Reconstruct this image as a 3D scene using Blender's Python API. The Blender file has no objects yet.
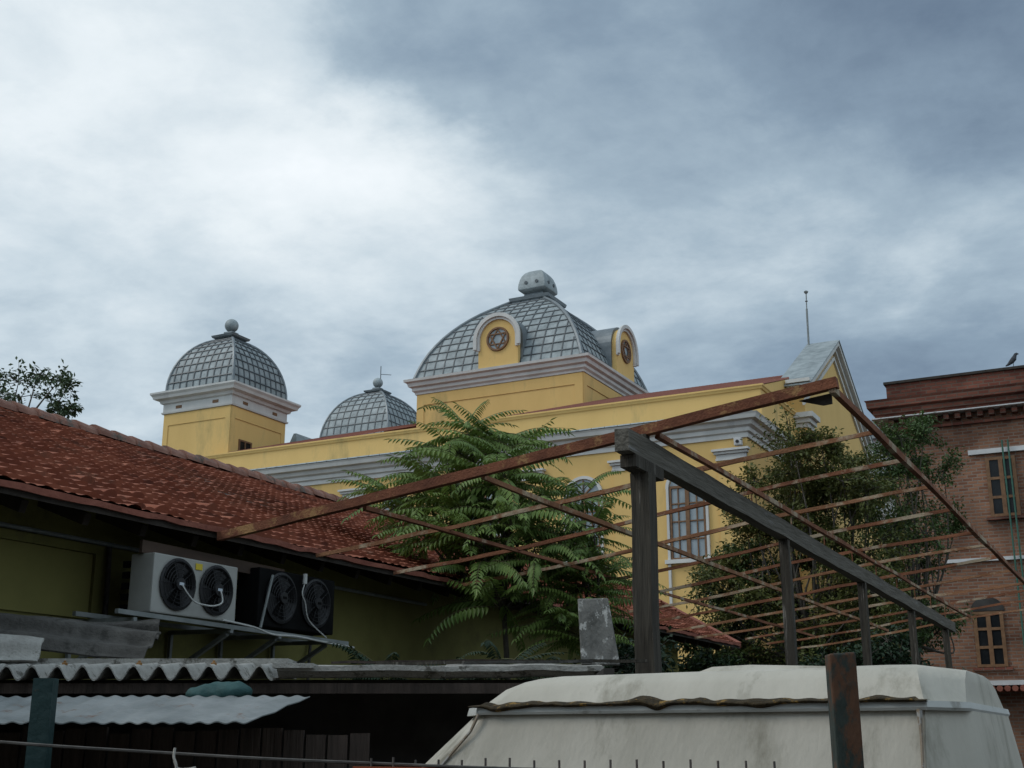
import bpy, bmesh, math, random
from mathutils import Vector, Matrix, noise
R = math.radians
random.seed(7)
S = bpy.context.scene
COL = S.collection

# ------------------------------------------------------------------ camera
EYE = 1.9
PITCH, YAW, FPX = 16.0, 27.3, 1250.0
cd = bpy.data.cameras.new('camera'); cam = bpy.data.objects.new('camera', cd); COL.objects.link(cam)
cd.sensor_width = 36.0; cd.lens = FPX / 1024 * 36.0
cd.clip_start = 0.05; cd.clip_end = 5000
cam.location = (0, 0, EYE); cam.rotation_euler = (R(90 + PITCH), 0, R(YAW))
S.camera = cam
# street frame: the shed and the fence stand square to the street, not to the buildings
HX, HY = -math.sin(R(YAW)), math.cos(R(YAW))
def W(s, d, z):
    return Vector((HX * d + HY * s, HY * d - HX * s, z))

# ------------------------------------------------------------------ materials
def mat(name, c1, c2=None, scale=4.0, rough=0.8, bump=0.0, bscale=None, c3=None, s3=2.0, thr=0.58,
        metal=0.0, stretch=None, spec=0.3, soft=0.06, trans=0.0):
    m = bpy.data.materials.new(name); m.use_nodes = True
    nt = m.node_tree; n = nt.nodes; l = nt.links
    b = n['Principled BSDF']
    b.inputs['Roughness'].default_value = rough
    b.inputs['Metallic'].default_value = metal
    b.inputs['Specular IOR Level'].default_value = spec
    tc = n.new('ShaderNodeTexCoord'); src = tc.outputs['Object']
    if stretch:
        mp = n.new('ShaderNodeMapping'); mp.inputs['Scale'].default_value = stretch
        l.new(src, mp.inputs['Vector']); src = mp.outputs['Vector']
    ns = n.new('ShaderNodeTexNoise'); ns.inputs['Scale'].default_value = scale
    ns.inputs['Detail'].default_value = 6; ns.inputs['Roughness'].default_value = 0.62
    l.new(src, ns.inputs['Vector'])
    rp = n.new('ShaderNodeValToRGB')
    rp.color_ramp.elements[0].position = 0.33; rp.color_ramp.elements[1].position = 0.67
    rp.color_ramp.elements[0].color = (*c1, 1); rp.color_ramp.elements[1].color = (*(c2 or c1), 1)
    l.new(ns.outputs['Fac'], rp.inputs['Fac'])
    out = rp.outputs['Color']
    if c3:
        n3 = n.new('ShaderNodeTexNoise'); n3.inputs['Scale'].default_value = s3
        n3.inputs['Detail'].default_value = 8; n3.inputs['Roughness'].default_value = 0.7
        l.new(src, n3.inputs['Vector'])
        mr = n.new('ShaderNodeMapRange'); mr.inputs['From Min'].default_value = thr
        mr.inputs['From Max'].default_value = thr + soft
        l.new(n3.outputs['Fac'], mr.inputs['Value'])
        mx = n.new('ShaderNodeMix'); mx.data_type = 'RGBA'
        l.new(mr.outputs['Result'], mx.inputs['Factor'])
        l.new(out, mx.inputs[6]); mx.inputs[7].default_value = (*c3, 1)
        out = mx.outputs[2]
    l.new(out, b.inputs['Base Color'])
    if bump:
        nb = n.new('ShaderNodeTexNoise'); nb.inputs['Scale'].default_value = bscale or scale * 4
        nb.inputs['Detail'].default_value = 6
        l.new(src, nb.inputs['Vector'])
        bp = n.new('ShaderNodeBump'); bp.inputs['Strength'].default_value = bump
        bp.inputs['Distance'].default_value = 0.02
        l.new(nb.outputs['Fac'], bp.inputs['Height']); l.new(bp.outputs['Normal'], b.inputs['Normal'])
    if trans:
        b.inputs['Subsurface Weight'].default_value = 0
        tr = n.new('ShaderNodeBsdfTranslucent'); l.new(out, tr.inputs['Color'])
        ad = n.new('ShaderNodeMixShader'); ad.inputs[0].default_value = trans
        l.new(b.outputs[0], ad.inputs[1]); l.new(tr.outputs[0], ad.inputs[2])
        l.new(ad.outputs[0], n['Material Output'].inputs['Surface'])
    return m

def brick_mat(name, ca, cb, mortar, bw, bh):
    m = bpy.data.materials.new(name); m.use_nodes = True
    nt = m.node_tree; n = nt.nodes; l = nt.links; b = n['Principled BSDF']
    b.inputs['Roughness'].default_value = 0.9; b.inputs['Specular IOR Level'].default_value = 0.2
    tc = n.new('ShaderNodeTexCoord'); sp = n.new('ShaderNodeSeparateXYZ'); l.new(tc.outputs['Object'], sp.inputs[0])
    ad = n.new('ShaderNodeMath'); l.new(sp.outputs[0], ad.inputs[0]); l.new(sp.outputs[1], ad.inputs[1])
    cb_ = n.new('ShaderNodeCombineXYZ'); l.new(ad.outputs[0], cb_.inputs[0]); l.new(sp.outputs[2], cb_.inputs[1])
    br = n.new('ShaderNodeTexBrick'); br.inputs['Scale'].default_value = 1.0
    br.inputs['Brick Width'].default_value = bw; br.inputs['Row Height'].default_value = bh
    br.inputs['Mortar Size'].default_value = bh * 0.17; br.inputs['Mortar Smooth'].default_value = 0.3
    br.inputs['Color1'].default_value = (*ca, 1); br.inputs['Color2'].default_value = (*cb, 1)
    br.inputs['Mortar'].default_value = (*mortar, 1)
    l.new(cb_.outputs[0], br.inputs['Vector'])
    ns = n.new('ShaderNodeTexNoise'); ns.inputs['Scale'].default_value = 0.8; ns.inputs['Detail'].default_value = 7
    l.new(tc.outputs['Object'], ns.inputs['Vector'])
    rp = n.new('ShaderNodeValToRGB')
    rp.color_ramp.elements[0].position = .35; rp.color_ramp.elements[0].color = (.62, .6, .6, 1)
    rp.color_ramp.elements[1].position = .68; rp.color_ramp.elements[1].color = (1.35, 1.35, 1.35, 1)
    l.new(ns.outputs['Fac'], rp.inputs['Fac'])
    mx = n.new('ShaderNodeMix'); mx.data_type = 'RGBA'; mx.blend_type = 'MULTIPLY'; mx.inputs['Factor'].default_value = 1
    l.new(br.outputs['Color'], mx.inputs[6]); l.new(rp.outputs['Color'], mx.inputs[7])
    l.new(mx.outputs[2], b.inputs['Base Color'])
    bp = n.new('ShaderNodeBump'); bp.inputs['Strength'].default_value = .6; bp.inputs['Distance'].default_value = .01
    bp.invert = True
    l.new(br.outputs['Fac'], bp.inputs['Height']); l.new(bp.outputs['Normal'], b.inputs['Normal'])
    return m

def tile_mat(name, cols, du, dv, ku):
    """per tile colour: cell index from object coordinates; ku = scale of x towards slope length"""
    m = bpy.data.materials.new(name); m.use_nodes = True
    nt = m.node_tree; n = nt.nodes; l = nt.links; b = n['Principled BSDF']
    b.inputs['Roughness'].default_value = 0.9; b.inputs['Specular IOR Level'].default_value = 0.2
    tc = n.new('ShaderNodeTexCoord'); mp = n.new('ShaderNodeMapping')
    mp.inputs['Scale'].default_value = (ku / dv, 1 / du, 0)
    l.new(tc.outputs['Object'], mp.inputs['Vector'])
    fl = n.new('ShaderNodeVectorMath'); fl.operation = 'FLOOR'; l.new(mp.outputs[0], fl.inputs[0])
    wn = n.new('ShaderNodeTexWhiteNoise'); wn.noise_dimensions = '3D'; l.new(fl.outputs[0], wn.inputs['Vector'])
    ns = n.new('ShaderNodeTexNoise'); ns.inputs['Scale'].default_value = .9; ns.inputs['Detail'].default_value = 8
    ns.inputs['Roughness'].default_value = .7
    l.new(tc.outputs['Object'], ns.inputs['Vector'])
    a = n.new('ShaderNodeMath'); a.operation = 'MULTIPLY_ADD'; a.inputs[1].default_value = .30
    l.new(wn.outputs['Value'], a.inputs[0])
    s2 = n.new('ShaderNodeMath'); s2.operation = 'MULTIPLY_ADD'; s2.inputs[1].default_value = 1.3; s2.inputs[2].default_value = -.27
    l.new(ns.outputs['Fac'], s2.inputs[0]); l.new(s2.outputs[0], a.inputs[2])
    rp = n.new('ShaderNodeValToRGB'); e = rp.color_ramp.elements
    e[0].position = 0.1; e[1].position = .9; e[0].color = (*cols[0], 1); e[1].color = (*cols[-1], 1)
    for i, c in enumerate(cols[1:-1]):
        k = e.new(.1 + .8 * (i + 1) / (len(cols) - 1)); k.color = (*c, 1)
    l.new(a.outputs[0], rp.inputs['Fac'])
    # lichen and soot in patches of their own shape
    n2 = n.new('ShaderNodeTexNoise'); n2.inputs['Scale'].default_value = 2.1; n2.inputs['Detail'].default_value = 9; n2.inputs['Roughness'].default_value = .72
    m2 = n.new('ShaderNodeMapping'); m2.inputs['Scale'].default_value = (.5, 1.0, .5); l.new(tc.outputs['Object'], m2.inputs['Vector']); l.new(m2.outputs[0], n2.inputs['Vector'])
    mr = n.new('ShaderNodeMapRange'); mr.inputs['From Min'].default_value = .54; mr.inputs['From Max'].default_value = .66; mr.inputs['To Max'].default_value = .5
    l.new(n2.outputs['Fac'], mr.inputs['Value'])
    mx = n.new('ShaderNodeMix'); mx.data_type = 'RGBA'; l.new(mr.outputs[0], mx.inputs['Factor'])
    l.new(rp.outputs[0], mx.inputs[6]); mx.inputs[7].default_value = (.075, .06, .045, 1)
    l.new(mx.outputs[2], b.inputs['Base Color'])
    return m

M = dict(
    yellow=mat('ochre_render', (.60, .392, .142), (.675, .448, .168), .6, .9, .1, 30, c3=(.42, .30, .12), s3=.6, thr=.55, soft=.16, stretch=(1, 1, .3)),
    trim=mat('stone_trim', (.47, .46, .435), (.58, .565, .535), 1.2, .85, .1, 20, c3=(.34, .33, .33), s3=.8, thr=.6, soft=.12, stretch=(1, 1, .4)),
    zinc=mat('zinc_panel', (.17, .195, .20), (.31, .345, .35), 2.2, .6, .05, 12, metal=.1, spec=.4),
    zincdark=mat('zinc_seam', (.045, .055, .062), (.075, .085, .092), 2, .5, metal=.2, spec=.5),
    zinctrim=mat('zinc_trim', (.12, .14, .15), (.18, .20, .21), 2, .45, metal=.3, spec=.5),
    flash=mat('zinc_flashing', (.33, .37, .38), (.48, .52, .53), 1.5, .5, .05, metal=.25, spec=.5, stretch=(4, 1, 1)),
    woodbrown=mat('brown_timber', (.13, .065, .03), (.2, .105, .05), 8, .6),
    pane=mat('window_glass', (.15, .18, .19), (.30, .335, .35), 1.2, .12, spec=.6, stretch=(1, 1, .4)),
    paledark=mat('dark_glass', (.008, .009, .01), (.018, .019, .02), 2, .25, spec=.15),
    redtile=mat('red_tile', (.17, .055, .037), (.25, .09, .06), 9, .9, .3),
    brick=brick_mat('brick_wall', (.14, .06, .036), (.235, .115, .068), (.18, .135, .105), .28, .095),
    brickdark=brick_mat('brick_cornice', (.12, .04, .028), (.19, .07, .046), (.12, .08, .06), .3, .11),
    stonewhite=mat('pale_sill', (.45, .44, .43), (.55, .54, .53), 3, .8),
    olive=mat('olive_render', (.125, .117, .036), (.18, .168, .054), 1.2, .92, .15, 20, c3=(.06, .058, .028), s3=.7, thr=.55, soft=.15),
    olivepanel=mat('olive_panel', (.16, .148, .046), (.195, .178, .056), 2, .85),
    soffit=mat('dark_eave_timber', (.03, .025, .02), (.055, .045, .038), 6, .9),
    fascia=mat('fascia_board', (.05, .036, .028), (.09, .06, .045), 6, .9, stretch=(1, .2, 1)),
    acwhite=mat('grey_casing', (.29, .29, .27), (.36, .36, .335), 3, .6, c3=(.16, .14, .11), s3=5, thr=.62, soft=.1),
    acdark=mat('shade_dark_casing', (.004, .004, .004), (.008, .008, .008), 4, .9, spec=.08),  # eave shadow put into the second unit's colour; also louvres and blades
    black=mat('black_plastic', (.012, .012, .013), (.02, .02, .022), 6, .5),
    hub=mat('hub_plate', (.4, .45, .5), (.55, .6, .65), 20, .4),
    yellowsticker=mat('yellow_sticker', (.55, .42, .03), (.62, .48, .05), 9, .6),
    cable=mat('pale_cable', (.4, .4, .38), (.5, .5, .48), 12, .6),
    steel=mat('grey_bracket', (.15, .165, .16), (.23, .245, .24), 6, .6),
    rust=mat('rusty_steel', (.10, .035, .02), (.21, .078, .04), 5, .9, .5, 60, c3=(.30, .165, .07), s3=2.4, thr=.54, soft=.06),
    rust2=mat('rusty_tube', (.12, .045, .023), (.23, .092, .045), 4, .9, .4, 60, c3=(.33, .26, .18), s3=1.7, thr=.52, soft=.07),
    rust3=mat('rusty_pale_tube', (.16, .068, .032), (.27, .13, .065), 3, .9, .4, 60, c3=(.36, .28, .19), s3=1.6, thr=.51, soft=.08),
    oldwood=mat('weathered_timber', (.034, .029, .023), (.075, .066, .052), 7, .95, .8, 18, c3=(.22, .20, .175), s3=4, thr=.57, soft=.08, stretch=(5, 5, .3)),
    beamwood=mat('grey_beam_timber', (.082, .074, .06), (.145, .133, .112), 7, .95, .8, 18, c3=(.19, .185, .18), s3=5, thr=.62, soft=.08, stretch=(2.5, .25, 2.5)),
    concrete=mat('mottled_concrete', (.10, .097, .088), (.24, .23, .21), 7, .95, .5, 40, c3=(.46, .45, .42), s3=11, thr=.55, soft=.04, stretch=(1, 1, .7)),
    asbestos=mat('fibre_cement', (.25, .24, .22), (.37, .36, .33), 6, .95, .5, 50, c3=(.11, .105, .09), s3=9, thr=.57, soft=.06),
    asbestosdark=mat('dirty_fibre_cement', (.045, .042, .038), (.09, .085, .077), 5, .95, .6, 40, c3=(.04, .038, .034), s3=6, thr=.55, soft=.08),
    galv=mat('galvanised_sheet', (.13, .145, .145), (.235, .25, .25), 3.5, .6, .2, 30, metal=.1, spec=.4, c3=(.13, .075, .05), s3=6, thr=.6, soft=.08),
    tealpaint=mat('teal_paint', (.011, .03, .03), (.02, .045, .044), 6, .6, .3, c3=(.09, .05, .03), s3=7, thr=.63, soft=.05),
    tealpost=mat('peeling_post_paint', (.022, .034, .03), (.04, .05, .042), 6, .7, .4, c3=(.10, .048, .026), s3=4.5, thr=.5, soft=.05, stretch=(1, 1, .5)),
    rustblotch=mat('rust_scale', (.2, .1, .04), (.33, .18, .07), 14, .95, .5),
    tarp=mat('teal_tarp', (.02, .06, .06), (.035, .09, .088), 9, .7, .5, 25),
    shedwood=mat('dark_board', (.03, .023, .019), (.065, .048, .04), 6, .95, .5, 20, stretch=(3, 3, .2)),
    sheddark=mat('dark_brown_wall', (.03, .027, .025), (.055, .05, .046), 4, .95),  # even dark brown for the shed's inner walls and window arch heads
    wire=mat('iron_wire', (.06, .055, .05), (.11, .1, .09), 20, .7),
    string=mat('pale_string', (.3, .29, .26), (.4, .38, .34), 20, .9),
    railrust=mat('red_oxide_rail', (.3, .06, .025), (.4, .1, .04), 9, .8),
    shell=mat('dirty_white_fibreglass', (.40, .372, .31), (.50, .465, .395), 2.2, .65, .2, 25, c3=(.25, .23, .18), s3=2.6, thr=.52, soft=.16, stretch=(1.6, 1, .5)),
    shellrim=mat('white_rim', (.45, .45, .42), (.52, .52, .49), 4, .6, .1, c3=(.3, .29, .26), s3=7, thr=.58),
    moss=mat('moss_crust', (.022, .016, .009), (.06, .042, .02), 22, 1, .8, 60, c3=(.24, .14, .035), s3=17, thr=.56, soft=.06),
    stain=mat('rust_streak', (.16, .12, .08), (.25, .2, .15), 16, .8, c3=(.3, .29, .27), s3=18, thr=.5),
    leafA=mat('pinnate_leaf', (.075, .13, .026), (.19, .27, .06), 2.2, .5, spec=.4, trans=.25, c3=(.11, .165, .02), s3=1.6, thr=.6, soft=.1),
    leafB=mat('olive_leaf', (.062, .075, .02), (.13, .14, .038), 1.5, .55, spec=.3, trans=.25, c3=(.17, .105, .02), s3=1.1, thr=.58, soft=.12),
    leafC=mat('green_leaf', (.04, .075, .02), (.085, .13, .035), 1.5, .55, spec=.4, trans=.2, c3=(.06, .10, .02), s3=1.2, thr=.6, soft=.1),
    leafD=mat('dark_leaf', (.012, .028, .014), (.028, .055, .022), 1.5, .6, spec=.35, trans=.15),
    leafE=mat('pale_leaf', (.04, .07, .035), (.08, .115, .055), 1.5, .55, spec=.4, trans=.2),
    bark=mat('grey_bark', (.05, .042, .033), (.10, .088, .072), 8, .95, .6, 30, stretch=(2, 2, .5)),
    twig=mat('green_twig', (.07, .075, .03), (.11, .10, .05), 8, .8),
    ground=mat('dusty_ground', (.055, .05, .042), (.095, .085, .07), .7, .95, .4, 5, c3=(.035, .045, .02), s3=.35, thr=.56, soft=.1),
    house=mat('white_render', (.6, .62, .64), (.7, .72, .74), 1, .9),
    green=mat('green_pipe', (.03, .09, .065), (.045, .12, .085), 6, .6),
    bird=mat('grey_plumage', (.035, .038, .045), (.06, .063, .07), 30, .8),
    ridge=mat('pale_ridge_tile', (.16, .075, .055), (.29, .16, .12), 4, .9, .4, 30, c3=(.12, .10, .085), s3=3, thr=.56),
    tile=tile_mat('old_roof_tile', [(.08, .034, .026), (.20, .065, .039), (.265, .09, .052), (.34, .14, .088)], .125, .2125, 1.083),
)

# ------------------------------------------------------------------ mesh helpers
def origin(o):
    v = Vector((0, 0, 0))
    while o is not None:
        v += Vector(o.location); o = o.parent
    return v

class MB:
    def __init__(s): s.v = []; s.f = []
    def add(s, vs, fs):
        k = len(s.v); s.v += [Vector(x) for x in vs]; s.f += [tuple(i + k for i in f) for f in fs]; return s
    def hexa(s, p):   # 8 points: bottom 4 ccw, top 4 ccw
        return s.add(p, [(3, 2, 1, 0), (4, 5, 6, 7), (0, 1, 5, 4), (1, 2, 6, 5), (2, 3, 7, 6), (3, 0, 4, 7)])
    def box(s, x0, x1, y0, y1, z0, z1):
        return s.hexa([(x0, y0, z0), (x1, y0, z0), (x1, y1, z0), (x0, y1, z0), (x0, y0, z1), (x1, y0, z1), (x1, y1, z1), (x0, y1, z1)])
    def sbox(s, s0, s1, d0, d1, z0, z1):   # box in the street frame
        return s.hexa([W(*q) for q in ((s0, d0, z0), (s1, d0, z0), (s1, d1, z0), (s0, d1, z0), (s0, d0, z1), (s1, d0, z1), (s1, d1, z1), (s0, d1, z1))])
    def bar(s, a, b, w, h=None, up=(0, 0, 1), seg=1, jit=0.0):
        a = Vector(a); b = Vector(b); h = h or w; d = (b - a).normalized(); up = Vector(up)
        if abs(d.dot(up)) > .98: up = Vector((0, 1, 0))
        x = d.cross(up).normalized(); y = x.cross(d).normalized()
        vs = []; fs = []
        for i in range(seg + 1):
            c = a.lerp(b, i / seg)
            ox = x * random.uniform(-jit, jit) + y * random.uniform(-jit, jit)
            for (p, q) in ((-1, -1), (1, -1), (1, 1), (-1, 1)):
                e = random.uniform(-jit, jit) * .5
                vs.append(c + ox + x * (p * (w / 2 + e)) + y * (q * (h / 2 + e)))
        for i in range(seg):
            for j in range(4):
                k = i * 4; fs.append((k + j, k + (j + 1) % 4, k + 4 + (j + 1) % 4, k + 4 + j))
        fs.append((3, 2, 1, 0)); k = seg * 4; fs.append((k, k + 1, k + 2, k + 3))
        return s.add(vs, fs)
    def tube(s, pts, r, n=8, cap=True):
        pts = [Vector(p) for p in pts]; m = len(pts)
        rs = r if isinstance(r, (list, tuple)) else [r] * m
        vs = []; fs = []; ref = None
        for i, p in enumerate(pts):
            d = (pts[min(i + 1, m - 1)] - pts[max(i - 1, 0)])
            d = d.normalized() if d.length > 1e-9 else Vector((0, 0, 1))
            if ref is None:
                ref = Vector((0, 0, 1)) if abs(d.z) < .9 else Vector((1, 0, 0))
            x = (ref - d * ref.dot(d)).normalized(); y = d.cross(x); ref = x
            for j in range(n):
                t = 2 * math.pi * j / n; vs.append(p + (x * math.cos(t) + y * math.sin(t)) * rs[i])
        for i in range(m - 1):
            for j in range(n):
                fs.append((i * n + j, i * n + (j + 1) % n, (i + 1) * n + (j + 1) % n, (i + 1) * n + j))
        if cap: fs.append(tuple(range(n - 1, -1, -1))); fs.append(tuple((m - 1) * n + j for j in range(n)))
        return s.add(vs, fs)
    def lathe(s, c, prof, n=24, axis='z'):
        c = Vector(c); vs = []; fs = []
        for (r, h) in prof:
            for j in range(n):
                t = 2 * math.pi * j / n; a, b = r * math.cos(t), r * math.sin(t)
                vs.append(c + Vector({'z': (a, b, h), 'x': (h, a, b), 'y': (b, h, a)}[axis]))
        for i in range(len(prof) - 1):
            for j in range(n):
                fs.append((i * n + j, i * n + (j + 1) % n, (i + 1) * n + (j + 1) % n, (i + 1) * n + j))
        fs.append(tuple(range(n - 1, -1, -1))); fs.append(tuple((len(prof) - 1) * n + j for j in range(n)))
        return s.add(vs, fs)
    def prism(s, pts, vec):   # convex or simple planar outline pushed along vec
        n = len(pts); vec = Vector(vec); pts = [Vector(p) for p in pts]
        return s.add(pts + [p + vec for p in pts], [tuple(range(n - 1, -1, -1)), tuple(range(n, 2 * n))] + [(i, (i + 1) % n, n + (i + 1) % n, n + i) for i in range(n)])
    def ring(s, x0, x1, y0, y1, prof):   # stepped cornice round a rectangle: prof = (offset outwards, z)
        vs = []; fs = []
        for (o, z) in prof:
            vs += [(x0 - o, y0 - o, z), (x1 + o, y0 - o, z), (x1 + o, y1 + o, z), (x0 - o, y1 + o, z)]
        for i in range(len(prof) - 1):
            for j in range(4):
                fs.append((i * 4 + j, i * 4 + (j + 1) % 4, i * 4 + 4 + (j + 1) % 4, i * 4 + 4 + j))
        fs.append((3, 2, 1, 0)); k = 4 * (len(prof) - 1); fs.append((k, k + 1, k + 2, k + 3))
        return s.add(vs, fs)
    def build(s, name, m, parent=None, smooth=False, auto=None, loc=None, bevel=0):
        o_ = origin(parent) if parent else Vector(loc or (0, 0, 0))
        me = bpy.data.meshes.new(name)
        me.from_pydata([tuple(v - o_) for v in s.v], [], s.f); me.update()
        bm = bmesh.new(); bm.from_mesh(me)
        if bevel:
            try: bmesh.ops.bevel(bm, geom=bm.edges[:], offset=bevel, segments=2, affect='EDGES', profile=.6)
            except Exception: pass
        bmesh.ops.recalc_face_normals(bm, faces=bm.faces[:]) if not getattr(s, 'keep', False) else None
        bm.to_mesh(me); bm.free()
        if smooth:
            for p in me.polygons: p.use_smooth = True
            if auto is not None:
                try: me.set_sharp_from_angle(angle=R(auto))
                except Exception: pass
        me.materials.append(m if not isinstance(m, str) else M[m])
        o = bpy.data.objects.new(name, me); COL.objects.link(o)
        if parent: o.parent = parent
        else: o.location = o_
        return o

def arc(pts, r, n=6):
    P = [Vector(p) for p in pts]; out = []
    for i in range(len(P) - 1):
        p0, p1, p2, p3 = P[max(i - 1, 0)], P[i], P[i + 1], P[min(i + 2, len(P) - 1)]
        for k in range(n):
            t = k / n
            out.append(.5 * ((2 * p1) + (-p0 + p2) * t + (2 * p0 - 5 * p1 + 4 * p2 - p3) * t * t + (-p0 + 3 * p1 - 3 * p2 + p3) * t ** 3))
    out.append(P[-1]); return out
def tag(o, label, cat, group=None):
    o['label'] = label; o['category'] = cat
    if group: o['group'] = group
    return o
def thing(name, loc, label, cat, group=None):
    o = bpy.data.objects.new(name, None); COL.objects.link(o); o.location = loc
    o.empty_display_size = .2
    return tag(o, label, cat, group)
def copy_tree(o, off, label=None):
    r = o.copy(); COL.objects.link(r); r.location = Vector(o.location) + Vector(off)
    if label: r['label'] = label
    def rec(src, dst):
        for ch in list(src.children):
            c = ch.copy(); COL.objects.link(c); c.parent = dst; rec(ch, c)
    rec(o, r); return r

# ------------------------------------------------------------------ ground
g = MB()
N = 60
for i in range(N + 1):
    for j in range(N + 1):
        x = -900 + 1800 * i / N; y = -300 + 1800 * j / N
        g.v.append(Vector((x, y, 0)))
for i in range(N):
    for j in range(N):
        a = i * (N + 1) + j; g.f.append((a, a + N + 1, a + N + 2, a + 1))
o = g.build('ground', 'ground'); o['kind'] = 'structure'

# ================================================================== synagogue
SY = thing('synagogue', (-24, 50, 0), 'long yellow synagogue with grey domes, white cornices and an arched-window facade', 'synagogue')
XL, XR, YF, YB = -39.0, -11.9, 40.5, 68.5
wall = MB().box(XL, XR, YF, YB, 0, 12.02).build('wall', 'yellow', SY)
# flat pilasters on the facade, with white capitals
PX = [-12.45, -16.3, -20.15, -24.0, -27.9, -31.8, -35.7]
for x in PX:
    p = MB().box(x - .5, x + .5, YF - .09, YF - .003, 0, 11.15).build('pilaster', 'yellow', SY)
    c = MB()
    c.box(x - .55, x + .55, YF - .14, YF - .004, 11.15, 11.22); c.box(x - .53, x + .53, YF - .12, YF - .004, 11.223, 11.36)
    c.box(x - .59, x + .59, YF - .2, YF - .004, 11.363, 11.45); c.box(x - .65, x + .65, YF - .28, YF - .004, 11.453, 11.53)
    c.build('capital', 'trim', p)
# main cornice
MB().ring(XL, XR, YF, YB, [(-.4, 11.9), (.06, 11.9), (.06, 12.06), (.14, 12.1), (.14, 12.24), (.26, 12.3), (.30, 12.44), (.46, 12.47), (.5, 12.6), (.54, 12.66), (.4, 12.68), (-.4, 12.74)]).build('cornice', 'trim', SY)
fl = MB()
for i in range(54):
    x0 = XL + (XR - XL) * i / 54; x1 = XL + (XR - XL) * (i + 1) / 54 - .03
    fl.hexa([(x0, YF - .5, 12.70), (x1, YF - .5, 12.70), (x1, 41.98, 13.15), (x0, 41.98, 13.15), (x0, YF - .5, 12.74), (x1, YF - .5, 12.74), (x1, 41.98, 13.19), (x0, 41.98, 13.19)])
fl.build('flashing', 'flash', SY)
# attic storey and its tile roof
AX0, AX1, AY = -36.95, -11.75, 42.0
MB().box(AX0, AX1, AY, 67, 12.5, 13.98).build('attic_wall', 'yellow', SY)
MB().ring(AX0, AX1, AY, 67, [(-.3, 13.94), (.05, 13.985), (.08, 14.05), (.12, 14.08), (.12, 14.14), (-.3, 14.16)]).build('attic_coping', 'yellow', SY)
rf = MB()
def roof_run(xa, xb, y1, slope):
    n = int((xb - xa) / .176)
    def rz_(y): return 14.1 + (y - 41.95) * slope
    for i in range(n):
        a = xa + (xb - xa) * i / n; c_ = xa + (xb - xa) * (i + 1) / n; b_ = (a + c_) / 2
        for (ya, yb, za, zb) in ((42.15, y1, rz_(42.15), rz_(y1)), (y1, 66.9, rz_(y1), 14.3)):
            rf.add([(a, ya, za), (b_, ya, za + .07), (c_, ya, za), (a, yb, zb), (b_, yb, zb + .07), (c_, yb, zb)], [(0, 1, 4, 3), (1, 2, 5, 4)])
roof_run(-36.0, -31.4, 54.5, .311)
roof_run(-31.4, -22.3, 50.45, .288)
roof_run(-22.3, -12.0, 54.5, .311)
rf.build('tile_roof', 'redtile', SY)
MB().box(-34, -12.8, 50.5, 58.5, 14.165, 16.0).build('roof_core', 'flash', SY)
MB().prism([(-12.3, 42.1, 13.99), (-12.3, 54, 13.99), (-12.3, 54, 17.85), (-12.3, 42.2, 14.14)], (.28, 0, 0)).build('verge_wall', 'yellow', SY)

def arch(cx, z0, zs, r, n=14):
    return [(cx - r, z0), (cx + r, z0), (cx + r, zs)] + [(cx + r * math.cos(t), zs + r * math.sin(t)) for t in [math.pi * i / n for i in range(1, n)]] + [(cx - r, zs)]
for k, cx in enumerate([-14.1, -18.0, -22.0, -25.95, -29.85, -33.75]):
    z0, zs, r = 7.95, 10.35, .64
    fr = MB()
    sur = MB()   # white surround: legs run down below the sill, arched head
    for s in (-1, 1):
        sur.box(cx + s * (r + .02) - (.09 if s < 0 else 0), cx + s * (r + .02) + (.09 if s > 0 else 0), YF - .1, YF - .005, 6.2, zs)
    n = 14
    for i in range(n):
        t0, t1 = math.pi * i / n, math.pi * (i + 1) / n
        q = []
        for y in (YF - .1, YF - .005):
            q += [(cx + (r + .02) * math.cos(t0), y, zs + (r + .02) * math.sin(t0)), (cx + (r + .13) * math.cos(t0), y, zs + (r + .13) * math.sin(t0)),
                  (cx + (r + .13) * math.cos(t1), y, zs + (r + .13) * math.sin(t1)), (cx + (r + .02) * math.cos(t1), y, zs + (r + .02) * math.sin(t1))]
        sur.hexa([q[i] for i in (0, 1, 5, 4, 3, 2, 6, 7)])
    pn = MB().prism([(x, YF - .012, z) for x, z in arch(cx, z0, zs, r)], (0, .008, 0))
    w = .07
    for s in (-1, 1): fr.box(cx + s * (r - w / 2) - w / 2, cx + s * (r - w / 2) + w / 2, YF - .07, YF - .015, z0 + .001, zs)
    fr.box(cx - r, cx + r, YF - .072, YF - .016, z0 - .06, z0)
    fr.box(cx - .07, cx + .07, YF - .074, YF - .017, z0, zs)
    fr.box(cx - r, cx + r, YF - .07, YF - .018, zs, zs + .09)
    for s in (-1, 1):
        fr.box(cx + s * .33 - .02, cx + s * .33 + .02, YF - .055, YF - .019, z0, zs)
    for z in (z0 + .62, z0 + 1.24, z0 + 1.86): fr.box(cx - r + .06, cx + r - .06, YF - .056, YF - .02, z - .022, z + .022)
    for t in (45, 90, 135):
        fr.bar((cx, YF - .04, zs + .05), (cx + (r - .03) * math.cos(R(t)), YF - .04, zs + (r - .03) * math.sin(R(t))), .05, .04, up=(0, 1, 0))
    f = fr.build('window', 'woodbrown', SY)
    sur.build('surround', 'trim', f); pn.build('pane', 'pane', f)
    sl = MB().box(cx - r - .2, cx + r + .2, YF - .18, YF - .006, z0 - .2, z0 - .065); sl.build('sill', 'trim', f)
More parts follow.
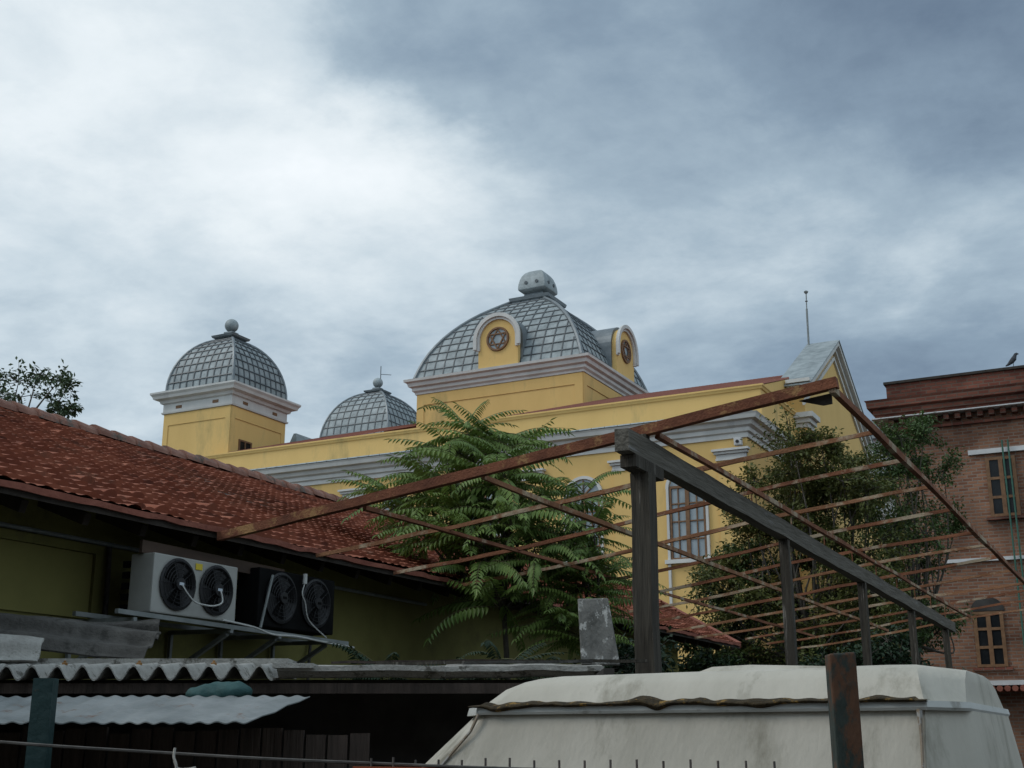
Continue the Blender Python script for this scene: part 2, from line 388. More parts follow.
# small floodlight box under the cornice
lm = MB().box(-12.28, -12.02, YF - .3, YF - .1, 11.6, 11.86)
lmo = lm.build('floodlight', 'stonewhite', SY, bevel=.02)
MB().lathe((-12.15, YF - .31, 11.72), [(.06, 0), (.06, -.02), (.02, -.03)], 12, 'y').build('lens', 'black', lmo)

def cloister(name, cx, cy, z0, hx, hy, H, tf, ncx, ncy, rows, mpan='zinc', hipw=.16, parent=SY, curve=None):
    amax = math.acos(tf); V = 16
    def prof(v):
        if curve:
            q = v * (len(curve) - 1); i = min(int(q), len(curve) - 2); t = q - i
            P = [curve[max(i - 1, 0)], curve[i], curve[i + 1], curve[min(i + 2, len(curve) - 1)]]
            cr = [.5 * (2 * P[1][k] + (P[2][k] - P[0][k]) * t + (2 * P[0][k] - 5 * P[1][k] + 4 * P[2][k] - P[3][k]) * t * t + (3 * P[1][k] - P[0][k] - 3 * P[2][k] + P[3][k]) * t ** 3) for k in (0, 1)]
            return cr[0], z0 + H * cr[1]
        a = amax * v
        return math.cos(a), z0 + H * math.sin(a) / math.sin(amax)
    b = MB(); b.keep = True
    vs = []
    for i in range(V + 1):
        r, z = prof(i / V)
        vs += [(cx - hx * r, cy - hy * r, z), (cx + hx * r, cy - hy * r, z), (cx + hx * r, cy + hy * r, z), (cx - hx * r, cy + hy * r, z)]
    fs = [(i * 4 + j, i * 4 + (j + 1) % 4, i * 4 + 4 + (j + 1) % 4, i * 4 + 4 + j) for i in range(V) for j in range(4)]
    k = V * 4; fs.append((k, k + 1, k + 2, k + 3)); b.add(vs, fs)
    d = b.build(name, mpan, parent)
    sm = MB()
    def face_pt(side, u, v, out=.012):   # u in metres from the centre of a face
        r, z = prof(v)
        if side == 0: return Vector((cx + u, cy - hy * r - out, z + out * v))
        if side == 1: return Vector((cx + hx * r + out, cy + u, z + out * v))
        if side == 2: return Vector((cx - u, cy + hy * r + out, z + out * v))
        return Vector((cx - hx * r - out, cy - u, z + out * v))
    nrm = [(0, -1, .5), (1, 0, .5), (0, 1, .5), (-1, 0, .5)]
    rowv = [i / rows for i in range(rows + 1)]
    cw = 2 * hx / ncx
    for side in range(4):
        half = hx if side in (0, 2) else hy; nc = ncx if side in (0, 2) else ncy
        for i in range(1, nc):
            u = -half + 2 * half * i / nc
            pts = []
            for j in range(11):
                v = j / 10
                if prof(v)[0] * half < abs(u): break
                pts.append(face_pt(side, u, v))
            if len(pts) > 1:
                for a, c in zip(pts, pts[1:]): sm.bar(a, c, .055, .035, up=nrm[side])
        for v in rowv[:-1]:
            half_r = prof(v)[0] * half
            sm.bar(face_pt(side, -half_r, v), face_pt(side, half_r, v), .05, .05, up=nrm[side])
    sm.build('seam', 'zincdark', d)
    for sx, sy in ((-1, -1), (1, -1), (1, 1), (-1, 1)):
        pts = [Vector((cx + sx * hx * prof(i / 12)[0], cy + sy * hy * prof(i / 12)[0], prof(i / 12)[1] + .02)) for i in range(13)]
        MB().tube(pts, hipw, 6).build('hip_ridge', 'zinctrim', d)
    return d, prof

# corner towers -------------------------------------------------------
def tower(cx, cy, hw, zw, detail=True):
    x0, x1, y0, y1 = cx - hw, cx + hw, cy - hw, cy + hw
    t = MB().box(x0, x1, y0, y1, 0, zw).build('tower', 'yellow', SY)
    fr = MB()   # raised border around the sunk panel of each face
    zb = zw - 3.2
    e = .035
    for (lo, hi, fixed, axis, sgn) in ((x0, x1, y0, 'y', -1), (y0, y1, x1, 'x', 1)):
        a, b = lo + .28, hi - .28
        for (p0, p1, q0, q1) in ((lo, a, zb, zw - .01), (b, hi, zb, zw - .01), (a, b, zw - .55, zw - .012)):
            if axis == 'y': fr.box(p0, p1, fixed - e, fixed - .003, q0, q1)
            else: fr.box(fixed + .003, fixed + e, p0, p1, q0, q1)
    fr.build('panel_border', 'yellow', t)
    cr = MB().ring(x0, x1, y0, y1, [(-.2, zw + .003), (.10, zw + .003), (.12, zw + .08), (.06, zw + .09), (.06, zw + .46), (.16, zw + .5), (.2, zw + .62), (.4, zw + .68), (.44, zw + .8), (.52, zw + .9), (.52, zw + .98), (.2, zw + 1.06), (-.3, zw + 1.06)]).build('tower_cornice', 'trim', SY)
    for q in (-.55, .55):   # little vents in the frieze
        MB().box(cx + q * hw - .17, cx + q * hw + .17, y0 - .075, y0 - .05, zw + .2, zw + .34).build('vent', 'woodbrown', cr)
        MB().box(x1 + .05, x1 + .075, cy + q * hw - .17, cy + q * hw + .17, zw + .2, zw + .34).build('vent', 'woodbrown', cr)
    d, pr = cloister('tower_dome', cx, cy, zw + 1.06, hw + .0, hw + .0, hw * 1.42, .2, 10, 10, 9, hipw=.07)
    zt = zw + 1.06 + hw * 1.42
    f = MB().ring(cx - .3, cx + .3, cy - .3, cy + .3, [(.05, zt - .06), (.12, zt + .02), (.32, zt + .1), (.36, zt + .2), (.1, zt + .26), (-.05, zt + .36), (-.05, zt + .44)])
    fo = f.build('finial_base', 'zinctrim', d)
    bl = MB().lathe((cx, cy, zt + .8), [(.001, -.33)] + [(.33 * math.sin(t), -.33 * math.cos(t)) for t in [math.pi * i / 12 for i in range(1, 12)]] + [(.001, .33)], 20)
    bl.build('ball', 'zinc', d, smooth=True)
    return t, zt
t1, zt1 = tower(-38.1, 44.45, 1.96, 16.5)
wn = MB().box(-36.18, -36.128, 43.2, 43.95, 14.4, 14.98).build('tower_window', 'paledark', t1)
wf = MB()
for (a, b, c, d_) in ((43.12, 44.03, 14.98, 15.06), (43.12, 44.03, 14.32, 14.4), (43.12, 43.2, 14.4, 14.98), (43.95, 44.03, 14.4, 14.98), (43.54, 43.6, 14.4, 14.98)): wf.box(-36.137, -36.09, a, b, c, d_)
wf.build('window_frame', 'woodbrown', t1)
t2, zt2 = tower(-43.3, 65.0, 2.55, 18.75)
rod = MB().tube([(-43.1, 65, zt2 + 1.05), (-43.1, 65, zt2 + 1.9)], .03, 6)
rod.tube([(-43.1, 65, zt2 + 1.35), (-42.3, 65, zt2 + 1.2)], .02, 6)
rod.build('lightning_rod', 'zincdark', SY)
# small grey roof beside the tower
MB().hexa([(-36.2, 46, 14), (-35.0, 46, 14), (-35.0, 50, 14), (-36.2, 50, 14), (-36.2, 47.2, 16.2), (-36.05, 47.2, 16.2), (-36.05, 49, 16.2), (-36.2, 49, 16.2)]).build('lantern_roof', 'zinc', SY)

# main dome -----------------------------------------------------------
DX, DY = -26.85, 54.5
x0, x1, y0, y1 = DX - 4.45, DX + 4.45, 50.5, 58.5
dr = MB().box(x0, x1, y0, y1, 14.1, 18.3).build('dome_drum', 'yellow', SY)
pf = MB(); e = .04
for (lo, hi, fixed, ax) in ((x0, x1, y0, 'y'), (y0, y1, x1, 'x')):
    for (p0, p1, q0, q1) in ((lo, lo + .4, 15, 18.29), (hi - .4, hi, 15, 18.29), (lo + .4, hi - .4, 17.75, 18.288)):
        if ax == 'y': pf.box(p0, p1, fixed - e, fixed - .003, q0, q1)
        else: pf.box(fixed + .003, fixed + e, p0, p1, q0, q1)
pf.build('panel_border', 'yellow', dr)
MB().ring(x0, x1, y0, y1, [(-.2, 18.303), (.08, 18.303), (.1, 18.4), (.2, 18.48), (.2, 18.62), (.34, 18.68), (.38, 18.84), (.5, 18.9), (.52, 19.02), (.3, 19.06), (-.4, 19.1)]).build('dome_cornice', 'trim', SY)
dome, dpr = cloister('main_dome', DX, DY, 19.08, 4.5, 4.2, 4.45, .2, 17, 16, 12, hipw=.1, curve=[(1, 0), (.945, .165), (.865, .335), (.76, .50), (.635, .65), (.495, .785), (.345, .90), (.2, 1.0)])
zt = 19.08 + 4.4
fx = DX + .22
MB().ring(fx - .62, fx + .62, DY - .62, DY + .62, [(.36, zt - .3), (.38, zt - .02), (.46, zt + .04), (.5, zt + .2), (.3, zt + .26), (.1, zt + .3), (-.05, zt + .34), (-.12, zt + .55)]).build('finial_base', 'zinctrim', dome)
fc = MB().ring(fx - .5, fx + .5, DY - .5, DY + .5, [(-.2, zt + .5), (.16, zt + .62), (.27, zt + .72), (.27, zt + .86), (.25, zt + 1.05), (.2, zt + 1.28), (.12, zt + 1.5), (0, zt + 1.68), (-.16, zt + 1.8), (-.34, zt + 1.86)])
fco = fc.build('finial_cap', 'zinc', dome, bevel=.04)
for q in (-.3, .3):
    MB().lathe((fx + q, DY - .755, zt + 1.05), [(.09, 0), (.09, -.035), (.05, -.036)], 12, 'y').build('finial_hole', 'zincdark', dome)
    MB().lathe((fx + .755, DY + q, zt + 1.05), [(.09, 0), (.09, .035), (.05, .036)], 12, 'x').build('finial_hole', 'zincdark', dome)

def dormer(c, axis, hw, zb, zs, depth):
    """c: centre of the face (x, y); axis 'y' faces -y, 'x' faces +x"""
    def P(u, d, z): return Vector((c[0] + u, c[1] + d, z)) if axis == 'y' else Vector((c[0] - d, c[1] + u, z))
    def dirv(d): return Vector((0, d, 0)) if axis == 'y' else Vector((-d, 0, 0))
    out = [(-hw, zb), (hw, zb), (hw, zs)] + [(hw * math.cos(math.pi * i / 18), zs + hw * math.sin(math.pi * i / 18)) for i in range(1, 18)] + [(-hw, zs)]
    f = MB().prism([P(u, 0, z) for u, z in out], dirv(depth)).build('dormer', 'yellow', SY)
    # barrel roof and white moulding
    def band(r0, r1, d0, d1, leg):
        b = MB(); pr = [(r0, leg)] 
        n = 20; ang = [math.pi * i / n for i in range(n + 1)]
        ins = [(r0, leg)] + [(r0 * math.cos(t), zs + r0 * math.sin(t)) for t in ang] + [(-r0, leg)]
        ous = [(r1, leg)] + [(r1 * math.cos(t), zs + r1 * math.sin(t)) for t in ang] + [(-r1, leg)]
        vs = []; fs = []
        for (a, o_) in zip(ins, ous):
            vs += [P(a[0], d0, a[1]), P(o_[0], d0, o_[1]), P(o_[0], d1, o_[1]), P(a[0], d1, a[1])]
        for i in range(len(ins) - 1):
            for j in range(4): fs.append((i * 4 + j, i * 4 + (j + 1) % 4, i * 4 + 4 + (j + 1) % 4, i * 4 + 4 + j))
        fs.append((0, 1, 2, 3)); k = (len(ins) - 1) * 4; fs.append((k + 3, k + 2, k + 1, k))
        return b.add(vs, fs)
    band(hw + .005, hw + .14, .25, depth, zb).build('dormer_roof', 'zinctrim', f)
    mo = band(hw - .1, hw + .12, -.1, -.004, zs - .5); mo.v += []
    mo2 = band(hw + .02, hw + .2, -.2, -.104, zs - .45)
    mo.add(mo2.v, mo2.f); mo.build('dormer_moulding', 'trim', f)
    # round window with a six pointed star
    zc = zs - .02; r = .54
    sg = -1 if axis == 'y' else 1
    cpt = P(0, 0, zc)
    MB().lathe(cpt, [(r, sg * .004), (r, sg * .02), (r * .3, sg * .021)], 28, axis).build('round_pane', 'pane', f)
    rg = MB(); n = 28
    vs = []; fs = []
    for i in range(n):
        t = 2 * math.pi * i / n
        for (rr, dd) in ((r - .05, -.023), (r - .035, -.09), (r + .05, -.09), (r + .07, -.005)):
            vs.append(P(rr * math.cos(t), dd, zc + rr * math.sin(t)))
    for i in range(n):
        for j in range(3): fs.append((i * 4 + j, i * 4 + j + 1, ((i + 1) % n) * 4 + j + 1, ((i + 1) % n) * 4 + j))
    rg.add(vs, fs)
    upv = P(0, -1, 0) - P(0, 0, 0)
    for base, dd in ((90, -.045), (270, -.058)):
        pt = [P((r - .04) * math.cos(R(base + 120 * k)), dd, zc + (r - .04) * math.sin(R(base + 120 * k))) for k in range(3)]
        for k in range(3): rg.bar(pt[k], pt[(k + 1) % 3], .06, .04, up=upv)
    rg.build('star_tracery', 'woodbrown', f)
    return f
dormer((-26.62, 50.12), 'y', 1.06, 19.04, 20.42, 3.4)
dormer((-22.08, 55.0), 'x', 1.1, 19.04, 20.5, 3.4)

# east pediment bay -----------------------------------------------------
BX, B0, B1, BZ, BA = -11.35, 46.7, 57.5, 15.0, 18.15
bm_ = (B0 + B1) / 2
MB().prism([(BX, B0, 0), (BX, B1, 0), (BX, B1, BZ), (BX, bm_, BA), (BX, B0, BZ)], (-.95, 0, 0)).build('pediment_bay', 'yellow', SY)
def rake(off, thick, x0, x1, mname, name):
    b = MB()
    for s in (-1, 1):
        ye = bm_ + s * (B1 - B0) / 2; ye2 = ye + s * .4
        k = (BA - BZ) / ((B1 - B0) / 2)
        za = BA + off; ze = BZ + off - .4 * k
        b.hexa([(x0, bm_, za), (x1, bm_, za), (x1, ye2, ze), (x0, ye2, ze), (x0, bm_, za + thick), (x1, bm_, za + thick), (x1, ye2, ze + thick), (x0, ye2, ze + thick)])
    return b
b = rake(-.02, .22, BX - .02, BX + .16, 'trim', ''); c = rake(.205, .2, BX - .02, BX + .32, 'trim', ''); c2 = rake(-.42, .16, BX + .003, BX + .09, 'trim', '')
b.add(c.v, c.f); b.add(c2.v, c2.f)
b.build('raking_cornice', 'trim', SY)
rake(.41, .05, BX - 1.05, BX + .36, 'zinc', '').build('pediment_roof', 'zinc', SY)
cp = MB()
for (z0, z1, o_) in ((13.55, 13.72, .1), (13.722, 13.9, .2), (13.902, 14.1, .34)): cp.box(BX - .7, BX + o_, B0 - o_, B0 + .9, z0, z1)
cp.build('capital', 'trim', SY)
cp = MB()
for (z0, z1, o_) in ((15.0, 15.15, .12), (15.152, 15.28, .22), (15.282, 15.42, .34)): cp.box(BX - .6, BX + o_, B0 - o_ - .1, B0 + .8, z0, z1)
cp.build('cornice_return', 'trim', SY)
an = MB().tube([(-12.3, 52.0, 18.3), (-12.28, 52.0, 20.2)], .045, 6); an.tube([(-12.28, 52, 20.2), (-12.26, 52, 20.9)], .025, 6)
an.lathe((-12.27, 52, 20.55), [(.02, -.05), (.07, 0), (.02, .05)], 8); an.lathe((-12.26, 52, 20.95), [(.03, -.06), (.09, 0), (.1, .05), (.02, .1)], 8)
an.build('mast', 'steel', SY)

# ================================================================== brick building
BB = thing('brick_building', (-1, 42, 0), 'dark red brick building with brown-framed windows behind the canopy', 'building')
KX, KY = -6.8, 38.4
MB().box(KX, 8, KY, 50, 0, 11.42).build('wall', 'brick', BB)
MB().ring(KX, 8, KY, 50, [(-.3, 11.42), (.3, 11.42), (.3, 11.5), (.38, 11.53), (.38, 11.68), (.52, 11.72), (.54, 11.9), (.58, 11.96), (-.3, 12.06)]).build('cornice', 'brickdark', BB)
MB().ring(KX, 8, KY, 50, [(.29, 11.385), (.43, 11.385), (.43, 11.417), (.29, 11.417)]).build('cornice_edge', 'stonewhite', BB)
dn = MB()
for i in range(46):
    x = KX + .05 + i * .32
    dn.box(x, x + .15, KY - .26, KY - .004, 11.2, 11.38)
dn.box(KX - .1, 8, KY - .11, KY - .005, 11.02, 11.1)
dn.build('dentil', 'brickdark', BB)
MB().box(KX + .02, 8, KY - .05, 49.9, 12.04, 12.52).build('parapet', 'brickdark', BB)
MB().box(KX - .04, 8, KY - .13, 50.0, 12.523, 12.6).build('parapet_cap', 'soffit', BB)
MB().box(-5.5, 8, KY - .1, KY - .004, 6.93, 7.03).build('string_course', 'stonewhite', BB)
def bwin(cx, z0, z1, w, arched, name='window'):
    f = MB(); h = w / 2
    for s in (-1, 1): f.box(cx + s * (h - .05) - .05, cx + s * (h - .05) + .05, KY - .06, KY - .012, z0, z1)
    f.box(cx - .06, cx + .06, KY - .062, KY - .013, z0, z1)
    for z in [z0, z1 - .08] + [z0 + (z1 - z0) * k for k in ((.33, .66) if arched else (.62, .3))]:
        f.box(cx - h, cx + h, KY - .058, KY - .014, z - .002, z + .075)
    fo = f.build(name, 'woodbrown', BB)
    MB().box(cx - h + .02, cx + h - .02, KY - .02, KY - .005, z0 + .02, z1 - .02).build('pane', 'paledark', fo)
    s = MB().box(cx - h - .12, cx + h + .12, KY - .14, KY - .006, z0 - .1, z0 - .02).build('sill', 'brickdark', fo)
    if arched:
        MB().prism([(cx - h - .05, KY - .03, z1 + .02), (cx + h + .05, KY - .03, z1 + .02)] + [(cx + (h + .05) * math.cos(math.pi * i / 10), KY - .03, z1 + .02 + .4 * math.sin(math.pi * i / 10)) for i in range(1, 10)], (0, .025, 0)).build('arch_recess', 'sheddark', fo)
    else:
        MB().box(cx - h - .45, cx + h + .6, KY - .1, KY - .006, z1 + .12, z1 + .26).build('lintel', 'stonewhite', fo)
bwin(-3.72, 8.2, 9.95, .82, False); bwin(-.6, 8.2, 9.95, .82, False)
bwin(-4.5, 3.95, 5.5, .82, True); bwin(-1.4, 3.95, 5.5, .82, True)
lg = MB().box(-5.3, 8, KY - .7, KY - .005, 3.42, 3.55).build('ledge', 'stonewhite', BB)
tl = MB()
for i in range(60):
    x = -5.1 + i * .2; tl.lathe((x, KY - .78, 3.33), [(.085, 0), (.085, .7)], 8, 'y')
tl.build('ledge_tile', 'redtile', BB)
for dx in (0, .16):
    MB().tube([(-3.6 + dx, KY - .2, 10.4), (-3.6 + dx, KY - .2, 3.6)], .026, 8).build('drainpipe', 'green', BB)
# the bird on its parapet
bd = MB().tube([(-3.28, KY - .02, 12.66), (-3.2, KY - .02, 12.7), (-3.1, KY - .02, 12.78), (-3.03, KY - .02, 12.86), (-3.0, KY - .02, 12.93), (-2.97, KY - .02, 12.99), (-2.94, KY - .02, 13.0), (-2.88, KY - .02, 12.985)], [.015, .04, .075, .08, .055, .045, .04, .008], 10)
bd.tube([(-3.06, KY - .04, 12.75), (-3.06, KY - .04, 12.6)], .008, 5); bd.tube([(-3.06, KY, 12.75), (-3.06, KY, 12.6)], .008, 5)
tag(bd.build('bird', 'bird', loc=(-3.08, KY, 12.6)), 'small dark bird perched on the brick building parapet', 'bird')

# pale building in the gap --------------------------------------------
PB = thing('white_house', (-10.5, 66, 0), 'white rendered house in the gap between synagogue and brick building', 'house')
MB().box(-14, -7.5, 63, 72, 0, 16.6).build('wall', 'house', PB)
MB().prism([(-14.3, 62.7, 16.61), (-7.2, 62.7, 16.61), (-10.7, 62.7, 18.0)], (0, 9.6, 0)).build('roof', 'zinc', PB)
for z in (6.5, 10, 13.4):
    f = MB()
    for x in (-11.35,):
        f.box(x - .55, x + .55, 62.93, 62.99, z, z + 1.5)
    fo = f.build('window', 'stonewhite', PB)
    MB().box(-11.85, -11.4, 62.9, 62.93, z + .08, z + 1.42).box(-11.3, -10.85, 62.9, 62.93, z + .08, z + 1.42).build('pane', 'paledark', fo)
LB = thing('yellow_outbuilding', (-10.8, 58, 0), 'low ochre outbuilding in front of the white house', 'outbuilding')
MB().box(-14, -9.3, 60, 62, 0, 5.4).build('wall', 'yellow', LB)
MB().hexa([(-14.2, 59.6, 5.3), (-9.1, 59.6, 5.3), (-9.1, 62.2, 5.9), (-14.2, 62.2, 5.9), (-14.2, 59.6, 5.42), (-9.1, 59.6, 5.42), (-9.1, 62.2, 6.02), (-14.2, 62.2, 6.02)]).build('roof', 'soffit', LB)

# ================================================================== tile roofed house
HS = thing('tiled_house', (-12, 12, 0), 'low olive house with a long weathered red tile roof', 'house')
EX, EZ, RX, RZ = -6.9, 3.57, -12.0, 5.68
WX = -7.6
MB().prism([(WX, 1.5, 0), (WX, 21.0, 0), (-16.4, 33, 0), (-16.4, 1.5, 0)], (0, 0, 3.78)).build('wall', 'olive', HS)
pb = MB().box(WX + .003, WX + .02, 5.2, 7.36, 2.84, 3.35); pb.build('panel', 'olivepanel', HS)
pe = MB().box(WX + .003, WX + .05, 5.0, 7.44, 3.352, 3.42).box(WX + .003, WX + .05, 7.362, 7.43, 2.8, 3.35); pe.build('panel_frame', 'olive', HS)
# roof of real rows and columns of tiles
tr = MB(); tr.keep = True
rows, dy = 26, .03125
L = math.hypot(EX - RX, RZ - EZ); nx_ = (RZ - EZ) / L; nz_ = (EX - RX) / L
y_lo = 1.2
cols = int((31 - y_lo) / dy)
grid = {}
def yend(x): return 22.3 + (EX - x) / (EX - RX) * 7.7
idx = 0
for r in range(rows):
    for q in (0, 1):   # lower lip, upper tucked end
        s = L * (r + (0 if q == 0 else 1.0)) / rows
        lift = .054 if q == 0 else .012
        for c in range(cols + 1):
            y = y_lo + c * dy
            ph = (y / .125) % 1.0
            prof_ = .014 * abs(math.sin(math.pi * ph))
            rnd = noise.noise((math.floor(y / .125) * 3.7, r * 5.1, .3)) * .012
            sag = .04 * noise.noise((y * .3, s * .4, 2.0)) + .012 * noise.noise((y * 1.3, s * 1.1, 5.0))
            x = EX - (s - (rnd if q == 0 else 0)) * nz_; z = EZ + s * nx_
            hsh = (math.floor(y / .125) * 7919 + r * 104729) % 97
            hgt = lift + prof_ + rnd + sag + ((.02 if q == 0 else .006) if hsh in (3, 41, 77) else 0)
            yy = min(y, yend(x))
            tr.v.append(Vector((x + nx_ * hgt, yy, z + nz_ * hgt)))
for k in range(rows * 2 - 1):
    for c in range(cols):
        a = k * (cols + 1) + c; b_ = a + cols + 1
        if tr.v[a].y >= yend(tr.v[a].x) - .001 and tr.v[b_].y >= yend(tr.v[b_].x) - .001: continue
        tr.f.append((a, a + 1, b_ + 1, b_))
roof = tr.build('roof', 'tile', HS)
# roof body below the tiles and the far slope
MB().hexa([(EX + .02, y_lo, EZ - .05), (EX + .02, 22.28, EZ - .05), (RX, 29.9, RZ - .05), (RX, y_lo, RZ - .05), (EX + .02, y_lo, EZ + .01), (EX + .02, 22.28, EZ + .01), (RX, 29.9, RZ + .01), (RX, y_lo, RZ + .01)]).build('soffit', 'soffit', HS)
MB().hexa([(RX, y_lo, RZ - .05), (RX, 29.9, RZ - .05), (-17.1, 36, EZ - .05), (-17.1, y_lo, EZ - .05), (RX, y_lo, RZ + .05), (RX, 29.9, RZ + .05), (-17.1, 36, EZ + .05), (-17.1, y_lo, EZ + .05)]).build('rear_slope', 'redtile', HS)
rg = MB()
y = y_lo
while y < 29.6:
    z = RZ + .05 + random.uniform(-.012, .014); x = RX + random.uniform(-.015, .015)
    n = 8; vs = []; fs = []
    for (yy, rr) in ((y, .15), (y + .36, .12)):
        for j in range(n + 1):
            t = math.pi * j / n; vs.append((x + rr * math.cos(t) * 1.15, yy, z - .03 + rr * math.sin(t)))
    for j in range(n): fs.append((j, j + 1, n + 2 + j, n + 1 + j))
    fs.append(tuple(range(n + 1))); rg.add(vs, fs)
    y += .33
rg.build('ridge_tile', 'ridge', roof)
ef = MB().bar((EX + .045, y_lo, EZ + .012), (EX + .045, 22.25, EZ + .012), .03, .045, seg=120, jit=.008); ef.build('eave_lath', 'redtile', HS)
vg = MB().bar((EX, 22.3, EZ + .02), (RX, 30, RZ + .02), .08, .1); vg.build('verge_tile', 'redtile', HS)
y = 2.0
while y < 22:
    MB().bar((EX - .2, y, EZ - .06), (WX - .1, y, EZ + .16), .06, .09).build('rafter_tail', 'soffit', HS); y += .6
cdt = MB().tube([(WX + .03, 4.5, 3.46), (WX + .03, 12.5, 3.43)], .018, 8); cdt.build('conduit', 'steel', HS)
MB().tube(arc([(WX + .03, 7.52, 3.43), (WX + .035, 7.53, 2.9), (WX + .03, 7.5, 2.4), (WX + .03, 7.52, 1.2)], 0), .02, 8).build('drain_hose', 'asbestosdark', HS)
MB().tube(arc([(WX + .03, 10.3, 3.43), (WX + .03, 10.32, 3.0), (WX + .06, 10.25, 2.5), (WX + .03, 10.3, 1.0)], 0), .016, 8).build('drain_hose', 'asbestosdark', HS)
fb = MB().bar((EX - .12, 7.3, EZ - .2), (EX - .12, 9.1, EZ - .22), .03, .1); fb.build('loose_board', 'fascia', HS)

# ------------------------------------------------------------------ air conditioners
def air_con(y0, W_, z0, H_, body_m, plate_m, label):
    xf = -6.9
    t = thing('air_conditioner', (xf - .15, y0 + W_ / 2, z0), label, 'air conditioner', 'air conditioners on the house wall')
    MB().box(xf - .24, xf, y0, y0 + W_, z0, z0 + H_).build('body', body_m, t, bevel=.012)
    lo = MB()
    for k in range(5): lo.box(xf - .33, xf - .26, y0 + .01, y0 + .03, z0 + .02 + k * .085, z0 + .07 + k * .085)
    lo.build('side_louvre', 'acdark', t)
    for k in (0, 1):
        cy = y0 + W_ * (.27 + .46 * k); cz = z0 + H_ * .52; r = min(H_ * .43, W_ * .225)
        f = MB().lathe((xf, cy, cz), [(r, .003), (r + .008, .018), (r - .012, .024), (r - .03, .006), (.002, .005)], 32, 'x').build('fan_guard', 'black', t, smooth=True, auto=35)
        gr = MB()
        for rr in (r * .3, r * .45, r * .6, r * .75, r * .9):
            gr.tube([(xf + .03, cy + rr * math.cos(2 * math.pi * i / 28), cz + rr * math.sin(2 * math.pi * i / 28)) for i in range(29)], .0028, 4)
        for i in range(10):
            a = 2 * math.pi * i / 10
            gr.tube([(xf + .034, cy + .03 * math.cos(a), cz + .03 * math.sin(a)), (xf + .022, cy + r * math.cos(a), cz + r * math.sin(a))], .0028, 4)
        gr.build('grille', 'black', f)
        bl = MB()
        for i in range(3):
            a = 2 * math.pi * i / 3 + .4
            p = [(xf + .012, cy + rr * math.cos(a + da), cz + rr * math.sin(a + da)) for rr, da in ((.03, -.5), (r * .86, -.55), (r * .88, .35), (.03, .6))]
            bl.prism([Vector(q) for q in p], (.006, 0, 0))
        bl.build('fan_blade', 'acdark', f)
        hb = MB().lathe((xf + .036, cy, cz), [(.055, 0), (.05, .014), (.002, .016)], 20, 'x').build('hub', 'black', f)
        MB().box(xf + .05, xf + .054, cy - .026, cy + .026, cz - .01, cz + .012).build('hub_plate', plate_m, f)
    return t
ac1 = air_con(7.33, 1.0, 2.86, .46, 'acwhite', 'hub', 'grey twin fan air conditioner with a pale casing on the olive wall')
MB().box(-6.897, -6.893, 7.33 + .47, 7.33 + .55, 3.24, 3.29).build('sticker', 'yellowsticker', ac1)
ac2 = air_con(8.62, 1.12, 2.86, .5, 'acdark', 'acdark', 'twin fan air conditioner coloured near-black for the shadow of the eave')
cb_ = MB()
XC = -6.84
tag(MB().tube(arc([(XC, 7.60, 3.09), (XC + .02, 7.64, 3.03), (XC + .03, 7.72, 2.97), (XC + .03, 7.84, 2.955), (XC + .03, 7.96, 2.96), (XC + .03, 8.05, 3.0), (XC, 8.06, 3.09)], .006), .007, 6).build('cable', 'cable', loc=(XC, 7.8, 2.95)), 'short pale cable looping between the two fans of the grey air conditioner', 'cable')
tag(MB().tube(arc([(XC, 8.1, 2.86), (XC, 8.5, 2.835), (XC + .02, 8.75, 2.79), (XC, 9.1, 2.80), (XC, 9.5, 2.78), (XC, 10.0, 2.76)], .006), .009, 6).build('cable', 'cable', loc=(XC, 9, 2.8)), 'pale cable strung along the bracket rail under the air conditioners', 'cable')
tag(MB().tube(arc([(XC, 9.19, 3.28), (XC, 9.16, 3.18), (XC, 9.21, 3.1), (XC, 9.28, 2.95), (XC, 9.55, 2.82)], .006), .006, 6).tube([(XC, 9.19, 3.27), (XC, 9.19, 3.36)], .02, 8).build('hanging_cable', 'cable', loc=(XC, 9.2, 2.9)), 'thin cable with a white plug hanging on the shade-dark air conditioner', 'cable')
BK = thing('wall_bracket', (-7.2, 8.5, 2.7), 'grey steel bracket carrying the two air conditioners', 'bracket')
MB().bar((-6.92, 7.0, 2.84), (-6.92, 10.0, 2.80), .035, .035).build('rail', 'steel', BK)
MB().bar((-7.35, 7.0, 2.84), (-7.35, 10.0, 2.82), .035, .035).build('rail', 'steel', BK)
for y in (7.18, 8.3, 8.95, 9.7):
    MB().bar((-6.9, y, 2.79), (-7.58, y, 2.80), .035, .035).bar((-6.95, y, 2.77), (-7.58, y - .02, 2.42), .035, .035).bar((-7.56, y - .001, 2.42), (-7.56, y, 2.8), .03, .03).build('arm', 'steel', BK)
MB().tube([(-6.86, 8.75, 3.3), (-6.86, 8.62, 2.84)], .012, 6).build('stay', 'steel', BK)

